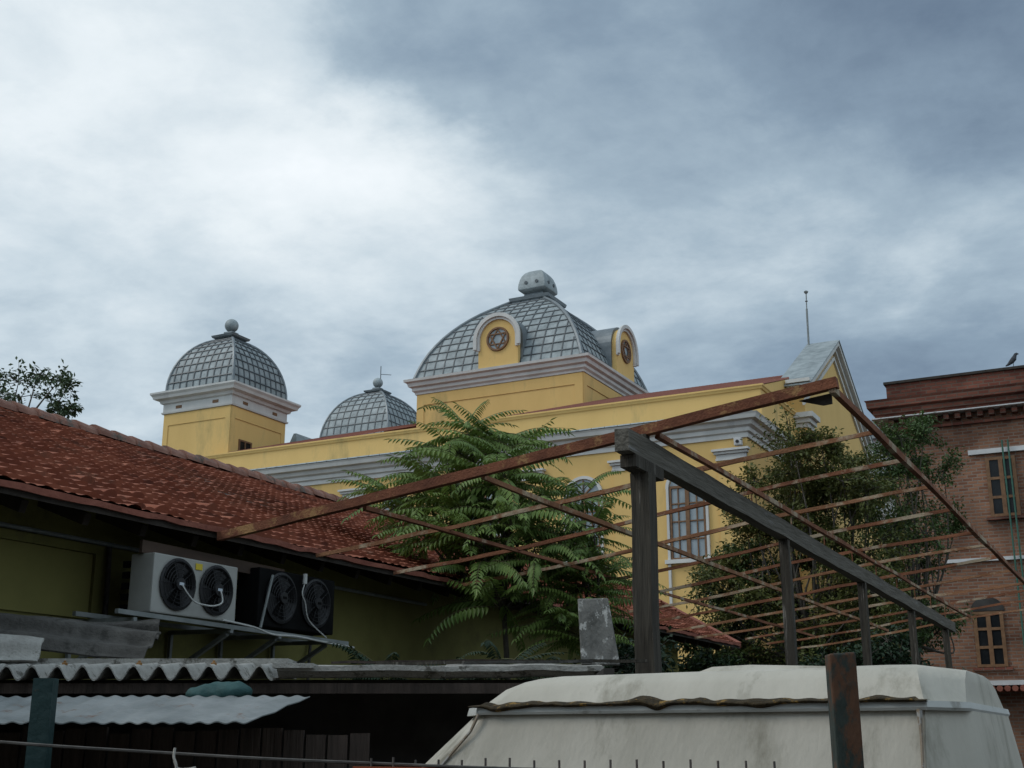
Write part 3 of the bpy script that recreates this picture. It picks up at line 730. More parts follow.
# ================================================================== canopy frame
CF = thing('canopy_frame', (-3.1, 8, 0), 'skeleton of a canopy in rusty steel tubes on dark timber posts', 'canopy')
def rz(x): return 3.53 + (x + 6.84) * .1259
def polytube(a, b, w, h, m, name='rafter', seg=8, jit=.006):
    return MB().bar(a, b, w, h, seg=seg, jit=jit).build(name, m, CF)
Y0 = 8.0
fr = polytube((-6.84, Y0, rz(-6.84)), (-1.72, Y0, rz(-1.72)), .065, .072, 'rust', seg=12, jit=.004)
mats = ['rust2', 'rust3', 'rust2', 'rust3', 'rust2', 'rust2', 'rust3', 'rust2', 'rust3', 'rust3', 'rust2']
for k in range(1, 13):
    y = Y0 + 1.3 * k + random.uniform(-.08, .08)
    x0 = -6.84 if k < 10 else -6.4
    ro = polytube((x0, y, rz(x0) + random.uniform(-.02, .02)), (-1.76, y + random.uniform(-.06, .06), rz(-1.76) + random.uniform(-.02, .02)), .03, .034, mats[k % 11], seg=14, jit=.006)
    sg_, ph_ = random.uniform(.0, .03), random.uniform(.8, 1.2)
    for v in ro.data.vertices:
        t_ = (v.co.x + ro.parent.location.x - x0) / (-1.76 - x0); v.co.z -= sg_ * math.sin(math.pi * max(0, min(1, t_)) * 2 * ph_)
for x, y1, w in ((-1.75, 24, .045), (-3.0, 23, .036), (-4.4, 23, .036), (-5.45, 22, .03)):
    polytube((x, Y0 - (.02 if x > -2 else -.05), rz(x) - .038), (x, y1, rz(x) - .038), w, w * 1.1, 'rust3' if x in (-4.4,) else 'rust2', 'rail', 14, .008)
MB().prism([(-2.0, 8.06, 4.10), (-1.78, 8.06, 4.125), (-1.78, 8.06, 4.055), (-1.84, 8.06, 4.05)], (0, .02, 0)).build('gusset', 'soffit', CF)
for k in range(0, 11):
    y = Y0 + 1.3 * k
    zt_ = 3.86 - (y - 7.62) * .01216 + .0775
    if k == 0: MB().box(-3.14, -3.06, y - .04, y + .04, zt_ - .004, rz(-3.1) - .03).build('packing_block', 'oldwood', CF)
    else: MB().tube([(-3.1, y, zt_ - .004), (-3.1, y, rz(-3.1) - .01)], .007, 6).build('hanger', 'rust2', CF)
TB = MB().bar((-3.1, 7.62, 3.86), (-3.1, 21.6, 3.69), .105, .155, seg=26, jit=.006).build('beam', 'beamwood', CF, bevel=0)
MB().bar((-3.1, 7.72, 3.735), (-3.1, 8.25, 3.728), .115, .085).build('corbel', 'oldwood', CF)
ps = MB().bar((-3.11, 8.0, 0), (-3.1, 7.98, 3.69), .135, .13, up=(0, 1, 0), seg=14, jit=.006); ps.build('post', 'oldwood', CF)
for y in (11.6, 14.9, 18.0, 20.9):
    MB().bar((-3.1, y, 0), (-3.1, y, 3.86 - (y - 7.62) * .01216 - .075), .09, .085, up=(0, 1, 0), seg=8, jit=.005).build('post', 'oldwood', CF)

# ================================================================== street side shed
SH = thing('street_shed', tuple(W(-1.2, 7.9, 0)), 'dark lean-to shed under wavy grey fibre cement sheets', 'shed')
def corr(s0, s1, d0, d1, z0, z1, pitch, amp, m, name, parent, rag=0, along='s', th=.008, nd=6, smooth=True, skew=0):
    b = MB(); per = 12
    if along == 's':
        n = int((s1 - s0) / pitch * per); vs = []
        for lay in (0, 1):
            for j in range(nd + 1):
                for i in range(n + 1):
                    t = j / nd; s = s0 + (s1 + skew * t - s0) * i / n
                    d = d0 + (d1 - d0) * t + (rag * noise.noise((s * 2.3, 1.7, 0)) if j == 0 else 0)
                    z = z0 + (z1 - z0) * t + amp * math.cos(2 * math.pi * s / pitch) + .008 * noise.noise((s * 1.3, d, 3)) - lay * th
                    vs.append(W(s, d, z))
        m_ = nd + 1; w = n + 1; fs = []
    else:
        n = nd * 6; q = int((d1 - d0) / pitch * per); vs = []
        for lay in (0, 1):
            for j in range(q + 1):
                for i in range(n + 1):
                    s = s0 + (s1 - s0) * i / n; t = j / q
                    d = d0 + (d1 - d0) * t
                    z = z0 + (z1 - z0) * t + amp * math.cos(2 * math.pi * (d - d0) / pitch) + .012 * noise.noise((s * 3.1, d, 3)) - lay * th
                    vs.append(W(s, d + .012 * noise.noise((s * 5, 0, 1)), z))
        m_ = q + 1; w = n + 1; fs = []
    for lay in (0, 1):
        k = lay * m_ * w
        for j in range(m_ - 1):
            for i in range(w - 1): fs.append((k + j * w + i, k + j * w + i + 1, k + (j + 1) * w + i + 1, k + (j + 1) * w + i))
    K = m_ * w
    for i in range(w - 1):
        fs.append((i, i + 1, K + i + 1, K + i)); a = (m_ - 1) * w; fs.append((a + i, a + i + 1, K + a + i + 1, K + a + i))
    for j in range(m_ - 1):
        fs.append((j * w, (j + 1) * w, K + (j + 1) * w, K + j * w)); a = w - 1
        fs.append((j * w + a, (j + 1) * w + a, K + (j + 1) * w + a, K + j * w + a))
    b.add(vs, fs)
    return b.build(name, m, parent, smooth=smooth, auto=50)
corr(-4.2, -1.42, 7.6, 8.45, 2.303, 2.375, .15, .041, 'asbestos', 'roof_sheet', SH, rag=.02, th=.012)
corr(-1.40, -.4, 7.62, 8.3, 2.318, 2.36, .17, .022, 'asbestos', 'roof_sheet', SH, along='d', th=.03)
corr(-.42, .55, 7.66, 8.3, 2.318, 2.37, .17, .022, 'asbestos', 'roof_sheet', SH, along='d', th=.03)
MB().sbox(-4.2, -1.42, 8.1, 8.44, 2.30, 2.412).build('ridge_board', 'asbestos', SH)
MB().sbox(-1.42, -1.18, 7.58, 7.9, 2.325, 2.352).build('cover_strip', 'asbestos', SH)
for k in (0, 3, 6, 9, 12, 15):
    MB().lathe(W(-4.05 + .15 * k, 7.72, 2.303 + .0105 + .041 + .004), [(.017, -.01), (.017, .004), (.008, .006), (.008, .016), (.002, .018)], 10).build('bolt', 'rustblotch', SH)
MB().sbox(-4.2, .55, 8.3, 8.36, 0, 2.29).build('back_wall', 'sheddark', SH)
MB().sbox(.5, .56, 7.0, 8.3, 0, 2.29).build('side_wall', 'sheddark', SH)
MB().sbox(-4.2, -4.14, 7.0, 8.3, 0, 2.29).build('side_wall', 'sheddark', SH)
MB().sbox(-4.2, .55, 7.66, 7.72, 2.18, 2.24).build('purlin', 'shedwood', SH)
MB().sbox(-2.395, -2.295, 6.42, 6.50, 0, 2.21).build('post', 'tealpaint', SH)
# the lower awning of thin wavy tin
corr(-4.1, -1.36, 6.7, 7.4, 2.0, 2.155, .095, .0055, 'galv', 'awning', SH, rag=.16, nd=5, th=.006, skew=.2)
for k in range(26):
    s = -4.05 + k * .125
    MB().sbox(s, s + .11, 7.42 + random.uniform(-.01, .01), 7.45, 0, 1.97 + random.uniform(-.03, .02)).build('board', 'shedwood', SH)
# tarpaulin bundle
tb = MB(); n = 26; vs = []; fs = []; mseg = 14
for i in range(n + 1):
    s = -1.89 + .38 * i / n; e = max(.02, math.sin(math.pi * i / n)) ** .35
    for j in range(mseg):
        a = 2 * math.pi * j / mseg
        k = 1 + .28 * noise.noise((s * 6, math.cos(a) * 1.2, math.sin(a) * 1.2))
        vs.append(W(s, 7.47 + .08 * e * k * math.cos(a), 2.175 + .062 * e * k * math.sin(a) + .01 * math.sin(s * 11) + .012 * noise.noise((s * 25, a * 2, 0))))
for i in range(n):
    for j in range(mseg): fs.append((i * mseg + j, i * mseg + (j + 1) % mseg, (i + 1) * mseg + (j + 1) % mseg, (i + 1) * mseg + j))
fs.append(tuple(range(mseg))); fs.append(tuple(n * mseg + j for j in range(mseg)))
tb.add(vs, fs); tag(tb.build('tarpaulin', 'tarp', smooth=True, loc=W(-1.7, 7.47, 2.11)), 'rolled teal tarpaulin tucked under the wavy shed roof', 'tarpaulin')

# loose things lying on the shed roof
def lump_sheet(s0, s1, d0, d1, za, zb, pitch, amp, m, name, label):
    b = corr(s0, s1, d0, d1, za, zb, pitch, amp, m, name, None, along='d', th=.015, nd=5)
    return tag(b, label, 'roof sheet')
def sheet_on_roof(pts, ny, amp, pitch, m, label, name='old_sheet'):
    # bilinear wavy sheet between four world corners a b (top edge), d c (bottom edge)
    a, b_, c, d = [Vector(p) for p in pts]; nxx = 24; vs = []; fs = []
    nrm = (b_ - a).cross(d - a).normalized()
    for lay in (0, 1):
        for j in range(ny + 1):
            for i in range(nxx + 1):
                u, v = i / nxx, j / ny
                p = a.lerp(b_, u).lerp(d.lerp(c, u), v)
                hh = amp * math.cos(2 * math.pi * v * pitch) + .02 * noise.noise(p * 2.2) + .008 * noise.noise(p * 9) - lay * .014
                vs.append(p + nrm * hh)
    w = nxx + 1; K = (ny + 1) * w
    for lay in (0, 1):
        for j in range(ny):
            for i in range(nxx): q = lay * K + j * w + i; fs.append((q, q + 1, q + w + 1, q + w))
    for i in range(nxx):
        fs.append((i, i + 1, K + i + 1, K + i)); q = ny * w + i; fs.append((q, q + 1, K + q + 1, K + q))
    for j in range(ny):
        q = j * w; fs.append((q, q + w, K + q + w, K + q)); q = j * w + nxx; fs.append((q, q + w, K + q + w, K + q))
    bb = MB().add(vs, fs)
    return tag(bb.build(name, m, smooth=True, auto=40, loc=(a + c) / 2), label, 'roof sheet')
sheet_on_roof([W(-3.9, 8.5, 2.80), W(-2.35, 8.5, 2.62), W(-2.37, 8.2, 2.42), W(-3.9, 8.2, 2.56)], 22, .018, 2.0, 'asbestosdark', 'dirty dark grey wavy sheet lying on the shed roof end')
sheet_on_roof([W(-2.95, 8.62, 2.68), W(-2.40, 8.62, 2.71), W(-2.38, 8.55, 2.56), W(-2.95, 8.55, 2.60)], 12, .012, 1.5, 'asbestosdark', 'short brown-grey sheet wedged behind the dirty wavy sheet', 'sheet_offcut')
sheet_on_roof([W(-3.9, 8.12, 2.60), W(-2.99, 8.12, 2.545), W(-2.95, 7.95, 2.37), W(-3.9, 7.95, 2.385)], 12, .012, 1.5, 'asbestos', 'pale grey flat sheet lying at the left end of the shed roof')
# slab
sb = MB()
sb.hexa([W(.435, 8.05, 2.37), W(.68, 8.05, 2.37), W(.69, 8.17, 2.37), W(.45, 8.17, 2.37), W(.42, 8.08, 2.785), W(.615, 8.08, 2.79), W(.625, 8.2, 2.79), W(.435, 8.2, 2.785)])
so = sb.build('concrete_slab', 'concrete', loc=W(.55, 8.1, 2.37), bevel=.008)
tag(so, 'mottled grey concrete slab standing upright on the shed roof', 'slab')
lst = [(-.85, .85, 8.02, 8.0, 2.375, 2.392, .03, .018, 'long thin dark lath lying on the shed roof', 'oldwood'), (-.3, .5, 7.84, 7.98, 2.37, 2.385, .05, .014, 'short grey board lying beneath the dark lath on the shed roof', 'asbestosdark'), (-1.15, .2, 8.14, 8.12, 2.39, 2.40, .025, .016, 'dark batten lying behind the other laths on the shed roof', 'shedwood')]
for (sa, sb_, da, db, za, zb, w, h, lab, m) in lst:
    tag(MB().bar(W(sa, da, za), W(sb_, db, zb), w, h, seg=10, jit=.003).build('lath', m, loc=W((sa + sb_) / 2, (da + db) / 2, za)), lab, 'board')

# ================================================================== white shell
k85 = 4.7 / 5.5
def sz(z): return EYE + (z - EYE) * k85
SHELL = thing('fibreglass_shell', (-1.7, 5.5, 0), 'dirty white fibreglass shell with a mossy seam behind the fence', 'vehicle shell')
def ring_pts(xl, xr, yf, yb, ch, chb, z, dz=0):
    return [Vector(p) for p in ((xl, yf + ch, z), (xl + ch * .8, yf, z), (xr, yf, z + dz), (xr + ch * .55, yf + ch * 1.2, z), (xr + ch * .55, yb - chb, z), (xr - .1, yb, z), (xl + .2, yb, z), (xl, yb - chb, z))]
def loft(rings, m, name, parent, capt=True, capb=False, bev=0):
    b = MB(); sub = 6; n = len(rings[0])
    vs = []; fs = []
    dense = []
    for r in rings:
        q = []
        for i in range(n):
            for k in range(sub): q.append(r[i].lerp(r[(i + 1) % n], k / sub))
        dense.append(q)
    nn = n * sub
    for q in dense: vs += q
    for i in range(len(rings) - 1):
        for j in range(nn): fs.append((i * nn + j, i * nn + (j + 1) % nn, (i + 1) * nn + (j + 1) % nn, (i + 1) * nn + j))
    if capt: fs.append(tuple((len(rings) - 1) * nn + j for j in range(nn)))
    if capb: fs.append(tuple(range(nn - 1, -1, -1)))
    b.add(vs, fs); return b.build(name, m, parent, smooth=True, auto=32)
xl, xr = -2.78, -.80
body = loft([ring_pts(-3.15, -.78, 4.5, 6.7, .28, .4, 1.0), ring_pts(-2.96, -.79, 4.62, 6.62, .26, .4, sz(1.78)), ring_pts(-2.73, -.795, 4.72, 6.5, .22, .4, sz(2.03)), ring_pts(-2.70, -.80, 4.72, 6.5, .2, .4, sz(2.035)), ring_pts(-2.70, -.80, 4.73, 6.48, .2, .4, sz(2.065))], 'shell', 'lower_shell', SHELL, capt=True)
rim = loft([ring_pts(-2.745, -.785, 4.695, 6.53, .2, .4, sz(2.028)), ring_pts(-2.74, -.78, 4.69, 6.54, .2, .4, sz(2.04)), ring_pts(-2.735, -.785, 4.695, 6.53, .2, .4, sz(2.066))], 'shellrim', 'rim', SHELL, capt=True, capb=True)
up = loft([ring_pts(-2.70, -.80, 4.74, 6.5, .2, .4, sz(2.068)), ring_pts(-2.62, -.82, 4.80, 6.4, .22, .45, sz(2.16)), ring_pts(-2.56, -.835, 4.85, 6.3, .24, .5, sz(2.2), .008), ring_pts(-2.5, -.85, 4.93, 6.2, .25, .5, sz(2.215), .01), ring_pts(-2.3, -1.0, 5.2, 6.0, .2, .4, sz(2.235), .01)], 'shell', 'upper_shell', SHELL)
hd = MB()
# raised lip on the top
hd.add([], [])
pts = [(-1.75, 5.0, sz(2.212)), (-1.66, 5.0, sz(2.245)), (-1.5, 5.0, sz(2.25)), (-1.2, 5.0, sz(2.235)), (-1.0, 5.0, sz(2.215))]
for i in range(len(pts) - 1):
    a, c = pts[i], pts[i + 1]
    hd.hexa([(a[0], 4.95, a[2] - .03), (c[0], 4.95, c[2] - .03), (c[0], 5.6, c[2] - .03), (a[0], 5.6, a[2] - .03), (a[0], 4.99, a[2]), (c[0], 4.99, c[2]), (c[0], 5.55, c[2]), (a[0], 5.55, a[2])])
hd.build('raised_lip', 'shell', SHELL)
# moss along the seam: an uneven crust lying in the joint
ms = MB(); vs = []; fs = []; n = 150; q = 7
for i in range(n + 1):
    u = i / n; x = -2.62 + 1.84 * u
    a = .5 + .5 * noise.noise((x * 3.1, 0, 4)); b2 = noise.noise((x * 11, 2, 1))
    hgt = max(.006, .009 + .009 * a + .014 * b2) * (1 if .03 < u < .98 else .3)
    for c0, w0, amp in ((-1.86, .05, .02), (-1.62, .03, .01), (-2.33, .04, .006)):
        hgt += amp * math.exp(-((x - c0) / w0) ** 2)
    drop = .005 + max(0, .02 * noise.noise((x * 4.3, 7, 2)) ) + .018 * math.exp(-((x + 1.79) / .035) ** 2) + .016 * math.exp(-((x + 1.38) / .06) ** 2) + .012 * math.exp(-((x + 2.5) / .05) ** 2)
    yb = 4.70
    for j in range(q + 1):
        t = j / q
        z = sz(2.068) - drop + (hgt + drop) * t
        y = yb - .012 - .02 * math.sin(math.pi * t) + .055 * max(0, t - .35) + .005 * noise.noise((x * 30, t * 6, 0))
        if z < sz(2.03): y = min(y, 4.683)
        vs.append((x, y, z))
w = q + 1
for i in range(n):
    for j in range(q): fs.append((i * w + j, (i + 1) * w + j, (i + 1) * w + j + 1, i * w + j + 1))
# back side so that the crust is a solid body
K = len(vs)
for i in range(n + 1):
    for j in range(q + 1):
        p = vs[i * w + j]; vs.append((p[0], p[1] + .04, p[2]))
for i in range(n):
    fs.append((i * w, (i + 1) * w, K + (i + 1) * w, K + i * w)); fs.append((i * w + q, (i + 1) * w + q, K + (i + 1) * w + q, K + i * w + q))
ms.add(vs, fs); ms.build('moss', 'moss', SHELL, smooth=True)
MB().tube([(-.81, 4.688, sz(2.03)), (-.806, 4.665, sz(1.93)), (-.80, 4.60, sz(1.77)), (-.79, 4.57, 1.6)], [.011, .006, .005, .004], 5).build('joint', 'stain', SHELL)
MB().tube([(-2.575, 4.688, sz(2.03)), (-2.60, 4.665, sz(1.95)), (-2.72, 4.618, sz(1.78)), (-2.8, 4.57, 1.6)], [.008, .006, .006, .005], 5).build('joint', 'stain', SHELL)

# rusty post in front of it
rp_ = MB()
rp_.hexa([W(*q) for q in ((.99, 3.96, 0), (1.072, 3.96, 0), (1.072, 4.03, 0), (.99, 4.03, 0), (.986, 3.96, 2.165), (1.068, 3.96, 2.17), (1.068, 4.03, 2.17), (.986, 4.03, 2.165))])
po = rp_.build('rusted_post', 'tealpost', loc=W(1.03, 4.0, 0), bevel=.006)
tag(po, 'square post with peeling dark paint and rust before the white shell', 'post')

# ================================================================== fence and wire
FN = thing('iron_fence', tuple(W(.3, 3.7, 0)), 'thin iron picket fence with a red top rail along the street', 'fence')
FD = 3.7
def fz(s): return 1.826 - .006 * s
MB().bar(W(-.45, FD, fz(-.45)), W(.72, FD, fz(.72) - .006), .012, .012).build('rail', 'railrust', FN)
MB().bar(W(-.45, FD, .5), W(2.2, FD, .5), .02, .02).build('rail', 'railrust', FN)
for k in range(17):
    s = -.4 + k * .062 + k * k * .0006
    MB().tube([W(s, FD + .012, .3), W(s, FD + .012, fz(s) + .028 + random.uniform(-.004, .004))], .0035, 5).build('picket', 'wire', FN)
wr = MB().tube([W(-1.75 + 1.9 * i / 20, 3.7 + .02 * math.sin(i), 1.922 - .098 * (i / 20) - .012 * math.sin(math.pi * i / 20)) for i in range(21)], .0045, 6)
tag(wr.build('wire', 'wire', loc=W(-.8, 3.7, 1.87)), 'taut dark wire strung across the shed front', 'wire')
sg = MB().tube(arc([W(-.955, 3.69, 1.885), W(-.955, 3.685, 1.86), W(-.945, 3.68, 1.835), W(-.95, 3.68, 1.78)], .003), .004, 5)
sg.tube(arc([W(-.953, 3.684, 1.85), W(-.94, 3.68, 1.83), W(-.915, 3.68, 1.828), W(-.89, 3.68, 1.832)], .003), .0035, 5)
tag(sg.build('string', 'string', loc=W(-.95, 3.69, 1.88)), 'pale string knotted on the taut wire', 'string')

# ================================================================== plants
def leaf_quad(b, p, d, nrm, L, w, slim=False):
    """one small leaf: a slightly folded blade"""
    d = d.normalized(); x = d.cross(nrm)
    if x.length < 1e-4: x = Vector((1, 0, 0))
    x.normalize(); nn = x.cross(d)
    k = len(b.v)
    if slim:
        a = p + d * L * .3 + nn * L * .03; m = p + d * L * .62; e = p + d * L - nn * L * .12
        b.v += [p, a + x * w / 2, m + x * w * .4, e, m - x * w * .4, a - x * w / 2]
        b.f += [(k, k + 1, k + 2, k + 3), (k, k + 3, k + 4, k + 5)]
        return
    m = p + d * L * .5 + nn * L * .05; e = p + d * L - nn * L * .08
    b.v += [p, m + x * w / 2, e, m - x * w / 2]
    b.f += [(k, k + 1, k + 2, k + 3)]
def compound_leaf(b, tw, base, dirv, L, pairs, droop):
    """pinnate leaf: arching midrib with paired leaflets hanging to both sides"""
    d = Vector(dirv).normalized(); p = Vector(base); step = L / (pairs + 2); pts = [p.copy()]
    side = d.cross(Vector((0, 0, 1)))
    if side.length < .05: side = Vector((1, 0, 0))
    side.normalize()
    roll = random.uniform(-.5, .5)
    for i in range(pairs + 2):
        d = (d + Vector((0, 0, -droop * (0.5 + i / pairs)))).normalized()
        p = p + d * step; pts.append(p.copy())
        if i < 2: continue
        t = (i - 1) / pairs
        ll = L * .20 * (1 - .5 * abs(t - .4) ** 1.2) * (1 - .35 * t)
        up = side.cross(d).normalized()
        for sgn in (-1, 1):
            sd = side * math.cos(roll) + up * math.sin(roll) * sgn
            ld = (sd * sgn + d * .5 + Vector((0, 0, -.62 + random.uniform(-.2, .15)))).normalized()
            leaf_quad(b, p, ld, up + sd * sgn * .25, ll * random.uniform(.85, 1.1), ll * .29, True)
    leaf_quad(b, p, d, side.cross(d), L * .14, L * .04, True)
    tw.tube(pts, [.006 - .0045 * i / len(pts) for i in range(len(pts))], 4, cap=False)
def heaven_tree(base, whorls, label, name='leafy_sapling', L=(.55, .85), nl=(12, 16), leafm='leafA', trunk_r=.05, fork=None, grp=None):
    t = thing(name, base, label, 'tree', grp)
    lv = MB(); lv.keep = True; tw = MB(); tk = MB()
    base = Vector(base); fk = Vector(fork) if fork else base + (sum((Vector(w) for w in whorls), Vector()) / len(whorls) - base) * .5
    tk.tube(arc([base, base.lerp(fk, .5) + Vector((.05, -.04, 0)), fk], 0), [trunk_r * (1 - .45 * i / 12) for i in range(13)], 8)
    for w in whorls:
        w = Vector(w)
        mid = fk.lerp(w, .5) + Vector((random.uniform(-.08, .08), random.uniform(-.08, .08), -.12))
        tk.tube(arc([fk, mid, w], 0), [trunk_r * .5 * (1 - .75 * i / 12) for i in range(13)], 6)
        n = random.randint(*nl); a0 = random.uniform(0, 6.28)
        for i in range(n):
            a = a0 + i * 2.4; el = random.uniform(-.15, .6) if i > 2 else random.uniform(.5, .9)
            d = Vector((math.cos(a) * math.cos(el), math.sin(a) * math.cos(el), math.sin(el)))
            compound_leaf(lv, tw, w - Vector((0, 0, random.uniform(0, .25))), d, random.uniform(*L), random.randint(13, 17), random.uniform(.025, .07))
    tk.build('trunk', 'bark', t, smooth=True); tw.build('leaf_stalk', 'twig', t); lv.build('crown', leafm, t)
    return t
random.seed(11)
heaven_tree((-6.35, 12.4, 0), [(-7.05, 12.5, 5.5), (-7.5, 12.7, 5.0), (-6.6, 12.3, 4.95), (-7.25, 12.3, 4.75), (-6.9, 12.6, 4.75), (-7.95, 12.6, 4.75), (-6.55, 12.5, 4.5), (-6.1, 12.3, 4.55), (-7.3, 12.6, 4.35), (-6.8, 12.2, 4.25), (-6.25, 12.5, 4.15), (-6.0, 12.2, 4.0), (-6.15, 12.5, 3.75), (-7.55, 12.4, 4.3), (-7.2, 12.5, 5.35), (-6.85, 12.9, 5.45), (-6.55, 12.5, 5.2), (-7.0, 12.1, 4.5), (-6.4, 12.2, 4.8), (-6.55, 12.0, 4.0), (-6.9, 12.3, 3.95), (-6.2, 12.0, 4.3), (-8.2, 12.7, 4.85), (-6.4, 12.1, 3.55)],
            'tall feathery tree with long drooping leaves rising through the left half of the canopy', 'feathery_tree', L=(.65, 1.0), fork=(-6.5, 12.4, 3.3))
heaven_tree((-5.35, 12.7, 0), [(-5.65, 12.7, 4.7), (-5.5, 12.6, 4.3), (-5.85, 12.8, 4.2), (-5.45, 12.7, 3.85), (-5.6, 12.6, 3.7), (-5.5, 12.5, 3.45), (-5.9, 12.6, 3.6), (-5.6, 12.4, 3.25), (-5.8, 12.5, 3.95), (-5.5, 12.4, 3.1), (-5.85, 12.4, 3.2)],
            'smaller feathery tree with drooping leaves just left of the big timber post', 'feathery_tree', L=(.5, .75), fork=(-5.5, 12.7, 3.0))
for (x, y, hh, lab) in ((-6.2, 9.6, 2.55, 'low shaded sapling below the eave, right of the shade-dark air conditioner'), (-5.6, 10.6, 2.7, 'low shaded sapling between the house wall and the feathery trees'), (-5.0, 10.9, 2.55, 'low shaded sapling behind the upright concrete slab')):
    heaven_tree((x, y, 0), [(x, y, hh), (x + .35, y + .2, hh - .15), (x - .3, y + .15, hh - .1), (x + .15, y - .2, hh - .35)], lab, 'shaded_sapling', L=(.4, .65), nl=(7, 9), leafm='leafD', trunk_r=.03, fork=(x, y, hh - .9), grp='saplings in the shade of the eave')  # leafD puts the shade of the eave into the leaf colour

def bush_tree(name, base, clumps, per, size, leafm, label, cat='tree', trunk_r=.16, fork_z=None, grp=None, twigs=True, upbias=.25):
    t = thing(name, base, label, cat, grp)
    base = Vector(base); lv = MB(); lv.keep = True; tk = MB()
    cen = sum((Vector(c[0]) for c in clumps), Vector()) / len(clumps)
    fk = Vector((base.x * .6 + cen.x * .4, base.y * .6 + cen.y * .4, fork_z if fork_z else base.z + (cen.z - base.z) * .6))
    tk.tube(arc([base, base.lerp(fk, .5) + Vector((.08, .05, 0)), fk], 0), [trunk_r * (1 - .4 * i / 12) for i in range(13)], 8)
    for (c, r) in clumps:
        c = Vector(c)
        mid = fk.lerp(c, .55) + Vector((random.uniform(-.5, .5), random.uniform(-.4, .4), random.uniform(-.5, .1)))
        tk.tube(arc([fk, mid, c], 0), [trunk_r * .26 * (1 - .85 * i / 12) for i in range(13)], 5)
        # each clump is a handful of leafy sprigs, not a ball
        ns = max(5, int(9 * r / .5))
        for q in range(ns):
            dv = Vector((random.gauss(0, 1), random.gauss(0, 1), random.gauss(.15, .8))).normalized()
            tip = c + dv * r * random.uniform(.55, 1.15)
            if twigs: tk.tube([c, c.lerp(tip, .5) + Vector((0, 0, .04)), tip], [.012, .009, .004], 4, cap=False)
            for i in range(int(per / ns)):
                u = random.uniform(.25, 1.05)
                p = c.lerp(tip, u) + Vector((random.gauss(0, 1), random.gauss(0, 1), random.gauss(0, .7))) * r * .17
                ld = (dv * .6 + Vector((random.uniform(-1, 1), random.uniform(-1, 1), random.uniform(-1, .5)))).normalized()
                leaf_quad(lv, p, ld, Vector((random.uniform(-.6, .6), random.uniform(-.6, .6), 1)), size * random.uniform(.7, 1.25), size * random.uniform(.4, .6))
    tk.build('trunk', 'bark', t, smooth=True); lv.build('crown', leafm, t)
    return t
def clump_cloud(n, fn, rr):
    out = []
    while len(out) < n:
        c = fn()
        if c: out.append((c, random.uniform(*rr)))
    return out
# clumps are laid in a crown volume: half-ellipses stacked
def crown(cx, cy, zb, zt, prof, ry):
    def f():
        z = random.uniform(zb, zt); t = (z - zb) / (zt - zb)
        for (t0, a0, b0), (t1, a1, b1) in zip(prof, prof[1:]):
            if t0 <= t <= t1:
                k = (t - t0) / (t1 - t0); a = a0 + (a1 - a0) * k; b = b0 + (b1 - b0) * k
                return (random.uniform(a, b), cy + random.uniform(-ry, ry), z)
    return f
random.seed(23)
bush_tree('olive_leaved_tree', (-6.7, 27, 0), clump_cloud(66, crown(0, 27, 3.4, 8.25, [(0, -9.0, -5.0), (.3, -9.2, -4.8), (.6, -8.6, -4.9), (.85, -8.1, -5.2), (1, -7.7, -6.2)], 1.0), (.45, .75)), 700, .1, 'leafB',
          'bushy olive-green tree with yellowing leaves before the synagogue corner', trunk_r=.16, fork_z=3.6)
bush_tree('green_tree', (-5.0, 29.5, 0), clump_cloud(40, crown(0, 29.5, 3.8, 9.0, [(0, -6.2, -4.2), (.45, -6.5, -3.9), (.8, -6.0, -3.9), (1, -5.6, -4.3)], .9), (.42, .66)), 560, .1, 'leafC',
          'darker green tree against the left edge of the brick building', trunk_r=.14, fork_z=4.0)
bush_tree('round_shrub', (-8.6, 27.5, 0), clump_cloud(26, crown(0, 27.5, 3.0, 6.2, [(0, -10.0, -7.0), (.6, -9.8, -7.2), (1, -9.2, -8.0)], .9), (.42, .62)), 330, .12, 'leafC',
          'dense green shrub below the olive-green tree, beyond the tile roof end', 'shrub', trunk_r=.08, fork_z=1.8)
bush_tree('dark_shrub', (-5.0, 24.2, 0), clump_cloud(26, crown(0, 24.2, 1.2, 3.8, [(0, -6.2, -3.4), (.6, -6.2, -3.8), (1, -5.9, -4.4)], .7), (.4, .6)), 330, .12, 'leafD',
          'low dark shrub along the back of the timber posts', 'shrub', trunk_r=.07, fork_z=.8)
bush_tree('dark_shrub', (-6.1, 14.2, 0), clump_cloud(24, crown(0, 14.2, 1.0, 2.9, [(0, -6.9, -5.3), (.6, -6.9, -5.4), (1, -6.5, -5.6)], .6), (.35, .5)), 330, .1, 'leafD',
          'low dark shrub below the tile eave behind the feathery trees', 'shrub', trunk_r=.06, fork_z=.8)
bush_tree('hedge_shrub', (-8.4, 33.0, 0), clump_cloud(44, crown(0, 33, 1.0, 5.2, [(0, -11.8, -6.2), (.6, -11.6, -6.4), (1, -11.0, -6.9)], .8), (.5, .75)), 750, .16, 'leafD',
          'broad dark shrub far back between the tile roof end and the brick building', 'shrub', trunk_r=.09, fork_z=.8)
bush_tree('dark_shrub', (-7.0, 26.0, 0), clump_cloud(30, crown(0, 26, .8, 3.5, [(0, -9.6, -5.0), (.6, -9.5, -5.2), (1, -9.0, -5.6)], .6), (.45, .6)), 600, .13, 'leafD',  # added shrub stands in for the shadow under the eave end
          'dense dark shrub added for the shadow past the end of the tile eave', 'shrub', trunk_r=.07, fork_z=.8)
